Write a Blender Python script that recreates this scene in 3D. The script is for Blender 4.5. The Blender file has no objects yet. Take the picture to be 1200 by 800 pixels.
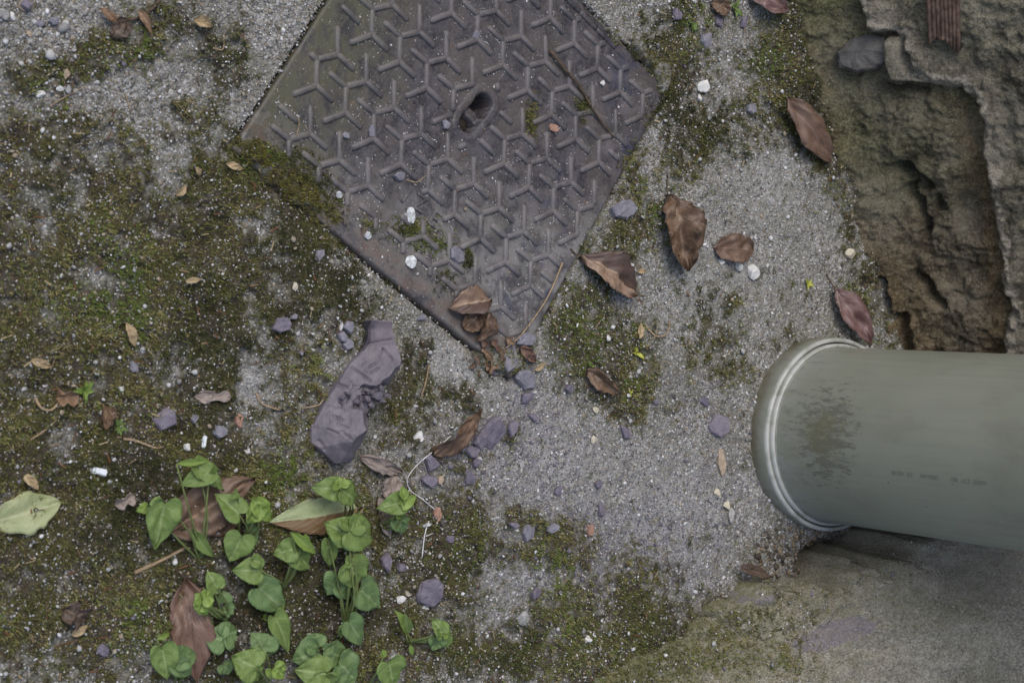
import bpy, bmesh, math, random
import numpy as np
from mathutils import Matrix, Vector

scene = bpy.context.scene
coll = scene.collection

# ------------------------------------------------------------------ camera
F, TILT, CAMH = 1950.0, math.radians(36.0), 1.09
CT, ST = math.cos(TILT), math.sin(TILT)
CAMX = -CAMH * math.tan(TILT)
cam = bpy.data.cameras.new('camera')
camo = bpy.data.objects.new('camera', cam)
coll.objects.link(camo)
cam.sensor_width = 36.0
cam.lens = F / 1200.0 * 36.0
cam.clip_start, cam.clip_end = 0.02, 100.0
camo.matrix_world = Matrix(((CT, 0, -ST, CAMX), (0, 1, 0, 0), (ST, 0, CT, CAMH), (0, 0, 0, 1)))
cam.dof.use_dof = True
cam.dof.focus_distance = 1.36
cam.dof.aperture_fstop = 13
scene.camera = camo

# ------------------------------------------------------------------ sky and sun (open shade, overcast)
SUN_EL, SUN_AZ = math.radians(58), math.radians(120)      # azimuth measured from +X towards +Y
w = bpy.data.worlds.new('World')
scene.world = w
w.use_nodes = True
wn = w.node_tree
wn.nodes.clear()
sky = wn.nodes.new('ShaderNodeTexSky')
sky.sky_type = 'NISHITA'
sky.sun_disc = False
sky.sun_elevation = SUN_EL
sky.sun_rotation = math.pi / 2 - SUN_AZ
sky.dust_density = 3.0
hs = wn.nodes.new('ShaderNodeHueSaturation')
hs.inputs['Saturation'].default_value = 0.92
bg = wn.nodes.new('ShaderNodeBackground')
bg.inputs['Strength'].default_value = 0.135
wo = wn.nodes.new('ShaderNodeOutputWorld')
wn.links.new(sky.outputs[0], hs.inputs['Color'])
wn.links.new(hs.outputs[0], bg.inputs['Color'])
wn.links.new(bg.outputs[0], wo.inputs['Surface'])
sl = bpy.data.lights.new('sun', 'SUN')
sl.energy = 1.0
sl.angle = math.radians(38)
sl.color = (1.0, 0.985, 0.96)
so = bpy.data.objects.new('sun', sl)
coll.objects.link(so)
sd_ = Vector((math.cos(SUN_EL) * math.cos(SUN_AZ), math.cos(SUN_EL) * math.sin(SUN_AZ), math.sin(SUN_EL)))
so.rotation_euler = sd_.to_track_quat('Z', 'Y').to_euler()
scene.render.engine = 'CYCLES'
scene.view_settings.view_transform = 'Standard'
scene.view_settings.look = 'None'
scene.view_settings.exposure = 0.58
scene.view_settings.gamma = 1.0

# ------------------------------------------------------------------ helpers
RNG = np.random.default_rng(7)
random.seed(7)


def G(px, py, z=0.0):
    """where the sight line through a photo pixel meets the level z"""
    vx = F * ST + (px - 600) * CT
    vz = F * CT - (px - 600) * ST
    k = (CAMH - z) / vz
    return Vector((CAMX + vx * k, -(py - 400) * k, z))


def mpp(px, z=0.0):
    return (CAMH - z) / (F * CT - (px - 600) * ST)


def pix(x, y):
    """photo coordinates of ground points, for authoring the patches of moss and stain"""
    dx, dz = x - CAMX, -CAMH
    a = dx * ST - dz * CT
    b = dx * CT + dz * ST
    return 600 + F * b / a, 400 - F * y / a


_T = RNG.random((256, 256))


def vn(x, y, s=0):
    x = np.asarray(x, float) + s * 17.31
    y = np.asarray(y, float) + s * 9.77
    xi, yi = np.floor(x).astype(int), np.floor(y).astype(int)
    fx, fy = x - xi, y - yi
    fx = fx * fx * fx * (fx * (fx * 6 - 15) + 10)
    fy = fy * fy * fy * (fy * (fy * 6 - 15) + 10)
    a, b, c, d = xi & 255, (xi + 1) & 255, yi & 255, (yi + 1) & 255
    return (_T[a, c] * (1 - fx) + _T[b, c] * fx) * (1 - fy) + (_T[a, d] * (1 - fx) + _T[b, d] * fx) * fy - 0.5


def fbm(x, y, o=4, s=0, g=0.5):
    r, a, k = 0, 1.0, 1.0
    for i in range(o):
        ca, sa = math.cos(i * 0.7), math.sin(i * 0.7)
        r = r + a * vn((x * ca - y * sa) * k, (x * sa + y * ca) * k, s + i)
        a *= g
        k *= 2.03
    return r


def sstep(a, b, x):
    t = np.clip((x - a) / (b - a), 0, 1)
    return t * t * (3 - 2 * t)


def seg_d(x, y, a, b):
    ax, ay, bx, by = a[0], a[1], b[0], b[1]
    dx, dy = bx - ax, by - ay
    t = np.clip(((x - ax) * dx + (y - ay) * dy) / (dx * dx + dy * dy + 1e-12), 0, 1)
    return np.hypot(x - ax - t * dx, y - ay - t * dy)


def poly_sd(x, y, P):
    """signed distance to a polygon, negative inside"""
    d = np.full(np.shape(x), 1e9)
    ins = np.zeros(np.shape(x), bool)
    n = len(P)
    for i in range(n):
        a, b = P[i], P[(i + 1) % n]
        d = np.minimum(d, seg_d(x, y, a, b))
        c = ((a[1] > y) != (b[1] > y)) & (x < (b[0] - a[0]) * (y - a[1]) / (b[1] - a[1] + 1e-12) + a[0])
        ins ^= c
    return np.where(ins, -d, d)


def make(name, V, Fa, mat, parent=None, smooth=True, attrs=None, uv=None):
    """one mesh object from vertex and face arrays"""
    me = bpy.data.meshes.new(name)
    V = np.asarray(V, np.float32)
    if isinstance(Fa, np.ndarray) and Fa.ndim == 2:
        k = Fa.shape[1]
        me.vertices.add(len(V))
        me.vertices.foreach_set('co', V.ravel())
        me.loops.add(Fa.size)
        me.loops.foreach_set('vertex_index', Fa.ravel().astype(np.int32))
        me.polygons.add(len(Fa))
        me.polygons.foreach_set('loop_start', np.arange(0, Fa.size, k, dtype=np.int32))
        me.polygons.foreach_set('loop_total', np.full(len(Fa), k, np.int32))
        me.update(calc_edges=True)
    else:
        me.from_pydata([tuple(map(float, v)) for v in V], [], [tuple(int(i) for i in f) for f in Fa])
    if smooth:
        me.polygons.foreach_set('use_smooth', np.ones(len(me.polygons), bool))
    if attrs:
        for k_, (ty, arr) in attrs.items():
            at = me.attributes.new(k_, ty, 'POINT')
            at.data.foreach_set('color' if ty == 'FLOAT_COLOR' else 'value', np.asarray(arr, np.float32).ravel())
    if uv is not None:
        l = me.uv_layers.new(name='UVMap')
        vi = np.zeros(len(me.loops), np.int32)
        me.loops.foreach_get('vertex_index', vi)
        l.data.foreach_set('uv', np.asarray(uv, np.float32)[vi].ravel())
    me.materials.append(mat)
    o = bpy.data.objects.new(name, me)
    coll.objects.link(o)
    if parent:
        o.parent = parent
    return o


def tag(o, label=None, cat=None, group=None, kind=None):
    if label: o['label'] = label
    if cat: o['category'] = cat
    if group: o['group'] = group
    if kind: o['kind'] = kind
    return o


def empty(name, loc=(0, 0, 0), rz=0.0):
    o = bpy.data.objects.new(name, None)
    o.empty_display_size = 0.02
    o.location = loc
    o.rotation_euler = (0, 0, rz)
    coll.objects.link(o)
    return o


def grid_faces(nx, ny):
    i = np.arange(nx - 1)[:, None] * ny + np.arange(ny - 1)[None, :]
    i = i.ravel()
    return np.stack([i, i + ny, i + ny + 1, i + 1], 1)


def graded(lo, hi, step, far_lo, far_hi, grow=1.35):
    """even steps from lo to hi, then ever wider ones out to far_lo and far_hi"""
    mid = list(np.arange(lo, hi + step * 0.5, step))
    a, s = [], step
    x = mid[0]
    while x > far_lo:
        s *= grow
        x -= s
        a.append(x)
    b, s = [], step
    x = mid[-1]
    while x < far_hi:
        s *= grow
        x += s
        b.append(x)
    return np.array(a[::-1] + mid + b)


def tube(pts, rad, n=7, cap=True):
    P = [Vector(p) for p in pts]
    R = rad if isinstance(rad, (list, tuple)) else [rad] * len(P)
    V, Fc = [], []
    for i, p in enumerate(P):
        t = (P[min(i + 1, len(P) - 1)] - P[max(i - 1, 0)]).normalized()
        a = Vector((0, 0, 1)) if abs(t.z) < 0.9 else Vector((1, 0, 0))
        u = t.cross(a).normalized()
        v = t.cross(u)
        for k in range(n):
            an = 2 * math.pi * k / n
            V.append(p + (u * math.cos(an) + v * math.sin(an)) * R[i])
    for i in range(len(P) - 1):
        for k in range(n):
            Fc.append((i * n + k, i * n + (k + 1) % n, (i + 1) * n + (k + 1) % n, (i + 1) * n + k))
    if cap:
        Fc.append(tuple(range(n - 1, -1, -1)))
        Fc.append(tuple((len(P) - 1) * n + k for k in range(n)))
    return V, Fc


def smooth_path(pts, m=6):
    """Catmull-Rom through the points"""
    P = [Vector(p) for p in pts]
    Q = [P[0] * 2 - P[1]] + P + [P[-1] * 2 - P[-2]]
    out = []
    for i in range(1, len(Q) - 2):
        for k in range(m):
            t = k / m
            a, b, c, d = Q[i - 1], Q[i], Q[i + 1], Q[i + 2]
            out.append(0.5 * ((2 * b) + (c - a) * t + (2 * a - 5 * b + 4 * c - d) * t * t + (3 * b - a - 3 * c + d) * t ** 3))
    out.append(P[-1])
    return out


# ------------------------------------------------------------------ node materials
class NM:
    def __init__(s, name):
        s.m = bpy.data.materials.new(name)
        s.m.use_nodes = True
        s.t = s.m.node_tree
        s.t.nodes.clear()
        s.out = s.n('ShaderNodeOutputMaterial')
        s.b = s.n('ShaderNodeBsdfPrincipled')
        s.t.links.new(s.b.outputs[0], s.out.inputs['Surface'])

    def n(s, ty, **k):
        q = s.t.nodes.new(ty)
        for a, v in k.items():
            setattr(q, a, v)
        return q

    def put(s, sock, v):
        if hasattr(v, 'is_output'):
            s.t.links.new(v, sock)
        elif isinstance(v, (tuple, list)) and len(v) == 3 and sock.type == 'RGBA':
            sock.default_value = (*v, 1)
        else:
            sock.default_value = v

    def obj(s): return s.n('ShaderNodeTexCoord').outputs['Object']
    def uv(s): return s.n('ShaderNodeTexCoord').outputs['UV']

    def attr(s, name, col=False):
        a = s.n('ShaderNodeAttribute', attribute_name=name)
        return a.outputs['Color'] if col else a.outputs['Fac']

    def noise(s, co, scale, detail=4, rough=0.55, dist=0.0, col=False):
        q = s.n('ShaderNodeTexNoise')
        s.put(q.inputs['Vector'], co)
        q.inputs['Scale'].default_value = scale
        q.inputs['Detail'].default_value = detail
        q.inputs['Roughness'].default_value = rough
        q.inputs['Distortion'].default_value = dist
        return q.outputs['Color' if col else 'Fac']

    def vor(s, co, scale, out='Distance', feature='F1'):
        q = s.n('ShaderNodeTexVoronoi', feature=feature)
        s.put(q.inputs['Vector'], co)
        q.inputs['Scale'].default_value = scale
        return q.outputs[out]

    def map(s, co, loc=(0, 0, 0), rot=(0, 0, 0), sc=(1, 1, 1)):
        q = s.n('ShaderNodeMapping')
        s.put(q.inputs['Vector'], co)
        q.inputs['Location'].default_value = loc
        q.inputs['Rotation'].default_value = rot
        q.inputs['Scale'].default_value = sc
        return q.outputs[0]

    def mix(s, f, a, b, mode='MIX'):
        q = s.n('ShaderNodeMix', data_type='RGBA', blend_type=mode)
        s.put(q.inputs[0], f)
        s.put(q.inputs[6], a)
        s.put(q.inputs[7], b)
        return q.outputs[2]

    def math(s, op, a, b=None, clamp=False):
        q = s.n('ShaderNodeMath', operation=op, use_clamp=clamp)
        s.put(q.inputs[0], a)
        if b is not None:
            s.put(q.inputs[1], b)
        return q.outputs[0]

    def rng(s, v, a, b, c=0.0, d=1.0):
        q = s.n('ShaderNodeMapRange', interpolation_type='SMOOTHSTEP')
        s.put(q.inputs[0], v)
        for i, z in enumerate((a, b, c, d)):
            q.inputs[i + 1].default_value = z
        return q.outputs[0]

    def ramp(s, v, stops, const=False):
        q = s.n('ShaderNodeValToRGB')
        s.put(q.inputs[0], v)
        e = q.color_ramp.elements
        if const: q.color_ramp.interpolation = 'CONSTANT'
        while len(e) < len(stops):
            e.new(0.5)
        for i, (p, c) in enumerate(stops):
            e[i].position = p
            e[i].color = (*c, 1)
        return q.outputs[0]

    def sep(s, c):
        q = s.n('ShaderNodeSeparateColor')
        s.put(q.inputs[0], c)
        return q.outputs

    def xyz(s, c):
        q = s.n('ShaderNodeSeparateXYZ')
        s.put(q.inputs[0], c)
        return q.outputs

    def bump(s, h, strength=0.4, dist=0.001, nrm=None):
        q = s.n('ShaderNodeBump')
        s.put(q.inputs['Height'], h)
        q.inputs['Strength'].default_value = strength
        q.inputs['Distance'].default_value = dist
        if nrm is not None:
            s.put(q.inputs['Normal'], nrm)
        return q.outputs[0]

    def done(s, col, rough=0.85, nrm=None, spec=0.3, **k):
        s.put(s.b.inputs['Base Color'], col)
        s.put(s.b.inputs['Roughness'], rough)
        s.b.inputs['Specular IOR Level'].default_value = spec
        if nrm is not None:
            s.put(s.b.inputs['Normal'], nrm)
        for a, v in k.items():
            s.put(s.b.inputs[a.replace('_', ' ')], v)
        return s.m


def mat_ground():
    m = NM('concrete_and_soil')
    co = m.obj()
    moss, pale, purp = m.attr('moss'), m.attr('pale'), m.attr('slate_dust')
    wob = m.n('ShaderNodeVectorMath', operation='ADD')
    nz = m.noise(co, 400, 2, col=True)
    sc = m.n('ShaderNodeVectorMath', operation='SCALE')
    m.put(sc.inputs[0], nz)
    sc.inputs['Scale'].default_value = 0.0016
    m.put(wob.inputs[0], co)
    m.put(wob.inputs[1], sc.outputs[0])
    wc = wob.outputs[0]
    c1 = m.sep(m.vor(wc, 420, 'Color'))
    c2 = m.sep(m.vor(wc, 850, 'Color'))
    grain = m.ramp(c1[0], [(0, (.035, .033, .029)), (.25, (.105, .102, .094)), (.5, (.205, .202, .19)), (.78, (.36, .355, .335)), (.93, (.54, .535, .515)), (1, (.74, .73, .72))])
    fine = m.ramp(c2[1], [(0, (.06, .057, .05)), (.4, (.19, .187, .174)), (.8, (.36, .355, .335)), (1, (.6, .59, .575))])
    sand = m.mix(0.5, grain, fine)
    tan = m.mix(m.rng(c2[2], .72, .9), sand, (.33, .27, .19))
    tan = m.mix(0.55, sand, tan)
    big = m.noise(co, 16, 6, 0.6)
    tan = m.mix(m.rng(big, .42, .62, 0, .45), tan, (.15, .145, .127))
    tan = m.mix(m.rng(m.noise(co, 70, 6, .72), .52, .66, 0, .7), tan, (.085, .08, .062))
    tan = m.mix(m.rng(m.noise(m.map(co, loc=(.5, .2, 0)), 24, 5, .65), .5, .64, 0, .5), tan, (.12, .122, .085))
    cement = m.mix(m.rng(m.noise(co, 190, 5, .7), .3, .75), (.22, .217, .205), (.46, .455, .435))
    tan = m.mix(m.math('MULTIPLY', pale, m.rng(m.noise(co, 60, 4), .3, .62, .1, .9)), tan, cement)
    pur = m.mix(m.rng(m.noise(co, 45, 5, .65), .42, .66), (.29, .278, .295), (.16, .147, .182))
    tan = m.mix(m.math('MULTIPLY', purp, m.rng(m.noise(co, 85, 5, .7), .4, .62, 0, .8)), tan, pur)
    # moss cushion and humus below the tufts
    mo = m.ramp(m.noise(co, 210, 5, .7), [(.25, (.028, .025, .013)), (.45, (.06, .056, .022)), (.6, (.09, .083, .034)), (.78, (.16, .138, .075))])
    soil = m.ramp(m.noise(co, 150, 4, .7), [(.3, (.03, .025, .018)), (.6, (.075, .062, .045)), (.8, (.15, .13, .10))])
    mo = m.mix(m.rng(m.noise(co, 30, 5, .6), .36, .56), mo, soil)
    speck = m.math('MULTIPLY', m.rng(c1[1], .86, .93), m.rng(m.vor(wc, 420), .42, .3))
    mo = m.mix(speck, mo, (.50, .49, .46))
    edge = m.math('ADD', moss, m.math('MULTIPLY', m.math('SUBTRACT', m.noise(co, 130, 5, .75), .5), .9))
    mk = m.rng(edge, .2, .78)
    film = m.math('MULTIPLY', m.rng(m.math('ADD', moss, m.math('MULTIPLY', m.noise(co, 55, 6, .7), .5)), .22, .5, 0, .7), m.rng(m.noise(co, 260, 4, .7), .36, .6, .2, 1))
    tan = m.mix(film, tan, (.105, .104, .066))
    col = m.mix(mk, tan, mo)
    h = m.math('ADD', m.math('MULTIPLY', m.vor(wc, 420), -.8), m.math('MULTIPLY', m.noise(co, 700, 4, .7), .9))
    return m.done(col, 0.92, m.bump(h, 1.0, .0017), spec=.22)


def mat_tint(name, rough=.8, nscale=900, var=.35, spec=.3, bump=.25, **k):
    """colour from the piece itself, with fine grain"""
    m = NM(name)
    c = m.attr('tint', True)
    n = m.noise(m.obj(), nscale, 4, .65)
    dk = m.mix(m.rng(n, .3, .7, var, 0), c, (.02, .018, .015))
    return m.done(dk, rough, m.bump(n, bump, .0006), spec=spec, **k)


def mat_slate(name, a, b, rough=.62, bs=.5):
    m = NM(name)
    co = m.obj()
    n = m.noise(m.map(co, sc=(1, 1, 2.5)), 75, 6, .62)
    col = m.mix(m.rng(n, .3, .72), a, b)
    col = m.mix(m.rng(m.noise(co, 22, 4, .6), .5, .72, 0, .55), col, (b[0] * 1.12, b[1] * 1.0, b[2] * .9))
    col = m.mix(m.rng(m.noise(co, 800, 3, .7), .58, .75, 0, .5), col, (.33, .31, .33))
    h = m.math('ADD', m.noise(co, 230, 6, .7), m.math('MULTIPLY', m.vor(m.map(co, sc=(1, .45, 3)), 140), .5))
    return m.done(col, rough, m.bump(h, bs, .0016), spec=.4)


def mat_iron(worn=0.0):
    m = NM('cast_cover')
    tc = m.n('ShaderNodeTexCoord', name='cover_coords')
    co = tc.outputs['Object']
    n1 = m.noise(co, 11, 6, .62)
    n2 = m.noise(co, 60, 6, .7)
    n3 = m.noise(co, 420, 4, .7)
    x = m.xyz(co)
    col = m.mix(m.rng(n2, .4, .6), (.022, .020, .024), (.06, .054, .06))
    col = m.mix(m.rng(m.noise(m.map(co, loc=(.35, .6, 0)), 20, 7, .72), .46, .6, 0, .8), col, (.072, .06, .053))
    col = m.mix(m.rng(n3, .46, .66, 0, .55), col, (.105, .096, .10))
    # algae film on the side towards the moss, pale silt at the low corner, rust along the frame
    al = m.math('MULTIPLY', m.rng(m.math('ADD', x[0], m.math('MULTIPLY', n1, .16)), .03, -.05), m.rng(n2, .38, .56, .25, 1))
    col = m.mix(m.math('MULTIPLY', al, .8), col, (.068, .066, .033))
    g2 = m.rng(m.noise(m.map(co, loc=(.3, .1, 0)), 14, 5, .6), .56, .74, 0, .55)
    col = m.mix(g2, col, (.062, .059, .035))
    silt = m.rng(m.math('ADD', m.math('ADD', m.math('MULTIPLY', x[1], -1), m.math('MULTIPLY', x[0], .55)), m.math('MULTIPLY', n1, .14)), .10, .21)
    col = m.mix(m.math('MULTIPLY', silt, m.rng(n2, .4, .58, .15, .9)), col, (.17, .165, .155))
    bl = m.math('MULTIPLY', m.rng(x[0], .05, .13), m.rng(m.noise(co, 34, 5, .6), .52, .66))
    col = m.mix(m.math('MULTIPLY', bl, .8), col, (.036, .042, .075))
    vi = m.math('MULTIPLY', m.rng(x[0], .02, .13), m.rng(m.noise(m.map(co, loc=(.7, .2, 0)), 40, 5, .6), .5, .7))
    col = m.mix(m.math('MULTIPLY', vi, .6), col, (.135, .118, .13))
    ru = m.math('MULTIPLY', m.rng(x[1], -.105, -.14), m.rng(n2, .4, .6))
    col = m.mix(m.math('MULTIPLY', ru, .8), col, (.095, .058, .044))
    dk = m.math('MULTIPLY', m.rng(x[1], -.09, -.135), m.rng(m.noise(m.map(co, loc=(.9, .3, 0)), 85, 6, .75), .47, .58))
    col = m.mix(m.math('MULTIPLY', dk, .85), col, (.12, .112, .10))
    dk2 = m.rng(m.noise(m.map(co, loc=(.1, .8, 0)), 48, 6, .72), .54, .66)
    col = m.mix(m.math('MULTIPLY', dk2, .55), col, (.028, .025, .03))
    sp = m.rng(m.noise(co, 95, 4, .75), .66, .74)
    col = m.mix(m.math('MULTIPLY', sp, .7), col, (.21, .095, .04))
    sp2 = m.rng(m.vor(co, 300), .16, .08)
    col = m.mix(m.math('MULTIPLY', sp2, m.rng(n2, .5, .6)), col, (.42, .41, .39))
    if worn:
        col = m.mix(m.rng(n2, .36, .6, worn * .5, worn), col, (.135, .122, .122))
    h = m.math('ADD', n3, m.math('MULTIPLY', n2, .8))
    return m.done(col, m.rng(n2, .3, .7, .42, .68), m.bump(h, .5, .0009), spec=.5)


def mat_pipe():
    m = NM('grey_plastic_pipe')
    co = m.obj()
    x = m.xyz(co)
    st = m.noise(m.map(co, sc=(1, 1, .03)), 190, 4, .6)
    base = m.mix(m.rng(m.noise(co, 9, 4, .5), .3, .7), (.20, .21, .165), (.225, .233, .188))
    base = m.mix(m.rng(st, .4, .75, 0, .28), base, (.165, .168, .142))
    # muddy splash low on the side that faces the yard (its middle lies at height 7 cm)
    sm = m.noise(m.map(co, rot=(-.75, 0, 0), sc=(1, 2.0, .5)), 130, 7, .82)
    dx = m.math('DIVIDE', m.math('SUBTRACT', x[1], .006), .038)
    dz = m.math('DIVIDE', m.math('SUBTRACT', x[2], .082), .034)
    r2 = m.math('ADD', m.math('MULTIPLY', dx, dx), m.math('MULTIPLY', dz, dz))
    front = m.rng(x[0], 0, -.03)
    mud = m.math('MULTIPLY', m.rng(m.math('ADD', m.math('MULTIPLY', r2, -.085), sm), .40, .50), front)
    base = m.mix(m.math('MULTIPLY', mud, .85), base, (.10, .098, .075))
    core = m.math('MULTIPLY', m.rng(m.math('ADD', m.math('MULTIPLY', r2, -.7), m.noise(co, 90, 4, .6)), .18, .42), front)
    base = m.mix(m.math('MULTIPLY', core, .45), base, (.13, .122, .06))
    low = m.math('MULTIPLY', m.rng(x[2], .075, .032), m.rng(m.noise(m.map(co, sc=(1, 1, .6)), 85, 5, .7), .42, .66))
    base = m.mix(m.math('MULTIPLY', low, .7), base, (.25, .25, .235))
    lo2 = m.math('MULTIPLY', m.rng(x[2], .10, .03), m.rng(m.noise(m.map(co, loc=(.4, 0, 0), sc=(1, 1, .35)), 120, 5, .7), .52, .7))
    base = m.mix(m.math('MULTIPLY', lo2, .6), base, (.12, .115, .095))
    sc1 = m.rng(m.noise(m.map(co, rot=(.1, .05, 0), sc=(1, 1, .05)), 420, 5, .75), .60, .70)
    base = m.mix(m.math('MULTIPLY', sc1, .35), base, (.30, .305, .28))
    dst = m.rng(m.noise(m.map(co, loc=(.2, .7, 0), sc=(1, 1, .5)), 28, 6, .7), .48, .68)
    base = m.mix(m.math('MULTIPLY', dst, .35), base, (.145, .14, .118))
    rad = m.math('SQRT', m.math('ADD', m.math('MULTIPLY', x[0], x[0]), m.math('MULTIPLY', x[1], x[1])))
    grv = m.math('MULTIPLY', m.math('MULTIPLY', m.rng(rad, .0815, .0825), m.rng(rad, .0862, .0852)), m.rng(x[2], .0225, .0205))
    base = m.mix(m.math('MULTIPLY', grv, m.rng(m.noise(co, 200, 4, .7), .35, .55)), base, (.19, .165, .125))
    dots = m.rng(m.vor(m.map(co, sc=(1, 1, .8)), 95), .085, .05)
    dsel = m.rng(m.sep(m.vor(m.map(co, sc=(1, 1, .8)), 95, 'Color'))[0], .7, .74)
    base = m.mix(m.math('MULTIPLY', dots, dsel), base, (.05, .045, .035))
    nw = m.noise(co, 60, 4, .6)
    rim = m.math('MULTIPLY', m.rng(x[2], .0185, .0212), m.math('MULTIPLY', m.rng(x[2], .0268, .0255), m.rng(nw, .25, .55, .35, .95)))  # glossy highlight on the collar and lip edges, painted pale into the colour
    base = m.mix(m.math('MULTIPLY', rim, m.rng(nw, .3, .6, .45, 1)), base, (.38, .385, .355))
    rm = m.rng(x[2], .018, .004)
    base = m.mix(m.math('MULTIPLY', rm, m.rng(m.noise(co, 40, 4, .6), .35, .6, .35, .9)), base, (.10, .085, .05))
    return m.done(base, m.math('ADD', m.rng(st, .3, .7, .36, .46), m.math('MULTIPLY', mud, .35)), m.bump(m.math('ADD', st, m.math('MULTIPLY', mud, .6)), .15, .0006), spec=.5)


def mat_plain(name, col, rough=.8, var=.3, scale=300, spec=.3, **k):
    m = NM(name)
    n = m.noise(m.obj(), scale, 5, .65)
    c = m.mix(m.rng(n, .3, .7), tuple(v * (1 - var) for v in col), tuple(min(1, v * (1 + var)) for v in col))
    return m.done(c, rough, m.bump(n, .3, .0006), spec=spec, **k)


def mat_rock(name, a, b, c, attr=True, ns=60):
    m = NM(name)
    co = m.obj()
    n1 = m.noise(co, 14, 6, .62)
    n2 = m.noise(co, ns, 6, .7)
    n3 = m.noise(co, 420, 5, .75)
    col = m.mix(m.rng(n2, .4, .6), a, b)
    col = m.mix(m.rng(n1, .45, .62, 0, .8), col, c)
    if attr:
        k = m.sep(m.attr('patches', True))
        col = m.mix(m.math('MULTIPLY', k[1], m.rng(n2, .25, .6, .3, .95)), col, m.mix(m.rng(n3, .3, .7), (.075, .078, .03), (.155, .155, .072)))
        col = m.mix(m.math('MULTIPLY', k[0], m.rng(n2, .25, .62, .3, .95)), col, m.mix(m.rng(n3, .3, .7), (.10, .066, .026), (.20, .14, .07)))
        col = m.mix(m.math('MULTIPLY', k[2], m.rng(n2, .25, .6, .45, 1)), col, m.mix(m.rng(n3, .3, .7), (.22, .195, .15), (.42, .38, .31)))
    col = m.mix(m.rng(n3, .52, .66, 0, .6), col, m.mix(.5, col, (.42, .40, .34)))
    col = m.mix(m.rng(n3, .48, .36, 0, .7), col, m.mix(.6, col, (.02, .017, .01)))
    pk = m.rng(m.noise(m.map(co, loc=(.3, .3, .3)), 150, 5, .7), .40, .33)
    col = m.mix(m.math('MULTIPLY', pk, .7), col, (.03, .026, .018))
    h = m.math('ADD', n3, m.math('MULTIPLY', n2, 1.3))
    return m.done(col, .93, m.bump(h, 1.0, .003), spec=.2)


def mat_footing():
    m = NM('weathered_sandstone')
    co = m.obj()
    k = m.sep(m.attr('patches', True))
    n2 = m.noise(co, 55, 6, .65)
    c1 = m.sep(m.vor(co, 620, 'Color'))
    n3 = m.noise(co, 520, 4, .75)
    col = m.ramp(c1[0], [(0, (.10, .09, .068)), (.3, (.25, .228, .18)), (.7, (.41, .38, .31)), (1, (.58, .55, .475))])
    col = m.mix(.55, col, m.mix(m.rng(n2, .3, .7), (.215, .197, .155), (.375, .348, .285)))
    col = m.mix(m.rng(m.noise(co, 24, 6, .7), .45, .65, 0, .45), col, (.15, .14, .10))
    gr = m.mix(m.rng(n3, .3, .7), (.095, .095, .04), (.205, .198, .10))
    col = m.mix(m.math('MULTIPLY', k[1], m.rng(m.noise(co, 90, 6, .7), .32, .6, .15, .95)), col, gr)
    col = m.mix(m.math('MULTIPLY', k[0], m.rng(n2, .25, .6, .2, .6)), col, (.20, .175, .138))
    pv = m.math('ADD', k[2], m.math('MULTIPLY', m.math('SUBTRACT', m.noise(m.map(co, rot=(0, 0, -.45), sc=(.35, 1, 1)), 130, 6, .75), .5), 2.6))
    col = m.mix(m.rng(pv, .55, .75, 0, .75), col, m.mix(m.rng(n3, .3, .7), (.17, .148, .165), (.27, .24, .255)))
    h = m.math('ADD', n3, m.math('MULTIPLY', m.vor(co, 620), -.7))
    return m.done(col, .95, m.bump(h, 1.0, .002), spec=.18)


def mat_leaf(name, a, b, vein, back=None, rough=.5, nv=9, spots=(.05, .03, .02), sp=.35, trans=0.0, veinw=.055, veins=.5, split=None, moist=.0):
    """u runs from base to tip, v across the blade"""
    m = NM(name)
    u = m.xyz(m.uv())
    co = m.obj()
    v = m.math('ABSOLUTE', m.math('SUBTRACT', u[1], .5))
    n = m.noise(co, 65, 5, .6)
    col = m.mix(m.rng(n, .32, .68), a, b)
    if split:
        sd = m.math('ADD', m.math('SUBTRACT', u[1], .5), m.math('MULTIPLY', m.math('SUBTRACT', n, .5), .35))
        col = m.mix(m.rng(sd, .02, .07), col, split)
    col = m.mix(m.rng(m.noise(co, 160, 4, .7), .56, .72, 0, sp), col, spots)
    ph = m.math('SINE', m.math('MULTIPLY', m.math('SUBTRACT', u[0], m.math('MULTIPLY', v, .75)), nv * 6.283))
    sv = m.math('MULTIPLY', m.rng(ph, .82, 1.0), veins)
    col = m.mix(sv, col, vein)
    mr = m.rng(v, veinw, veinw * .35)
    col = m.mix(m.math('MULTIPLY', mr, .9), col, vein)
    dec = m.rng(m.noise(m.map(co, loc=(.4, .1, .2)), 210, 6, .75), .55, .64)
    col = m.mix(m.math('MULTIPLY', dec, sp), col, spots)
    mg = m.rng(v, .40, .5)
    col = m.mix(m.math('MULTIPLY', mg, m.rng(m.noise(co, 120, 4, .7), .42, .58, 0, sp * 1.4)), col, spots)
    h = m.math('ADD', m.math('MULTIPLY', sv, -1.0), m.math('MULTIPLY', n, .5))
    cr = m.noise(m.map(co, sc=(1, 1, .2)), 300, 4, .7)
    nr = m.bump(m.math('ADD', h, m.math('MULTIPLY', cr, .6)), .55, .0008)
    col = m.mix(m.rng(cr, .55, .75, 0, .25), col, spots)
    k = {}
    m.done(col, rough, nr, spec=.4)
    if trans:
        tr = m.n('ShaderNodeBsdfTranslucent')
        m.put(tr.inputs['Color'], m.mix(.5, col, (.35, .5, .06)))
        mx = m.n('ShaderNodeMixShader')
        mx.inputs[0].default_value = trans
        m.t.links.new(m.b.outputs[0], mx.inputs[1])
        m.t.links.new(tr.outputs[0], mx.inputs[2])
        m.t.links.new(mx.outputs[0], m.out.inputs['Surface'])
    return m.m


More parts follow.
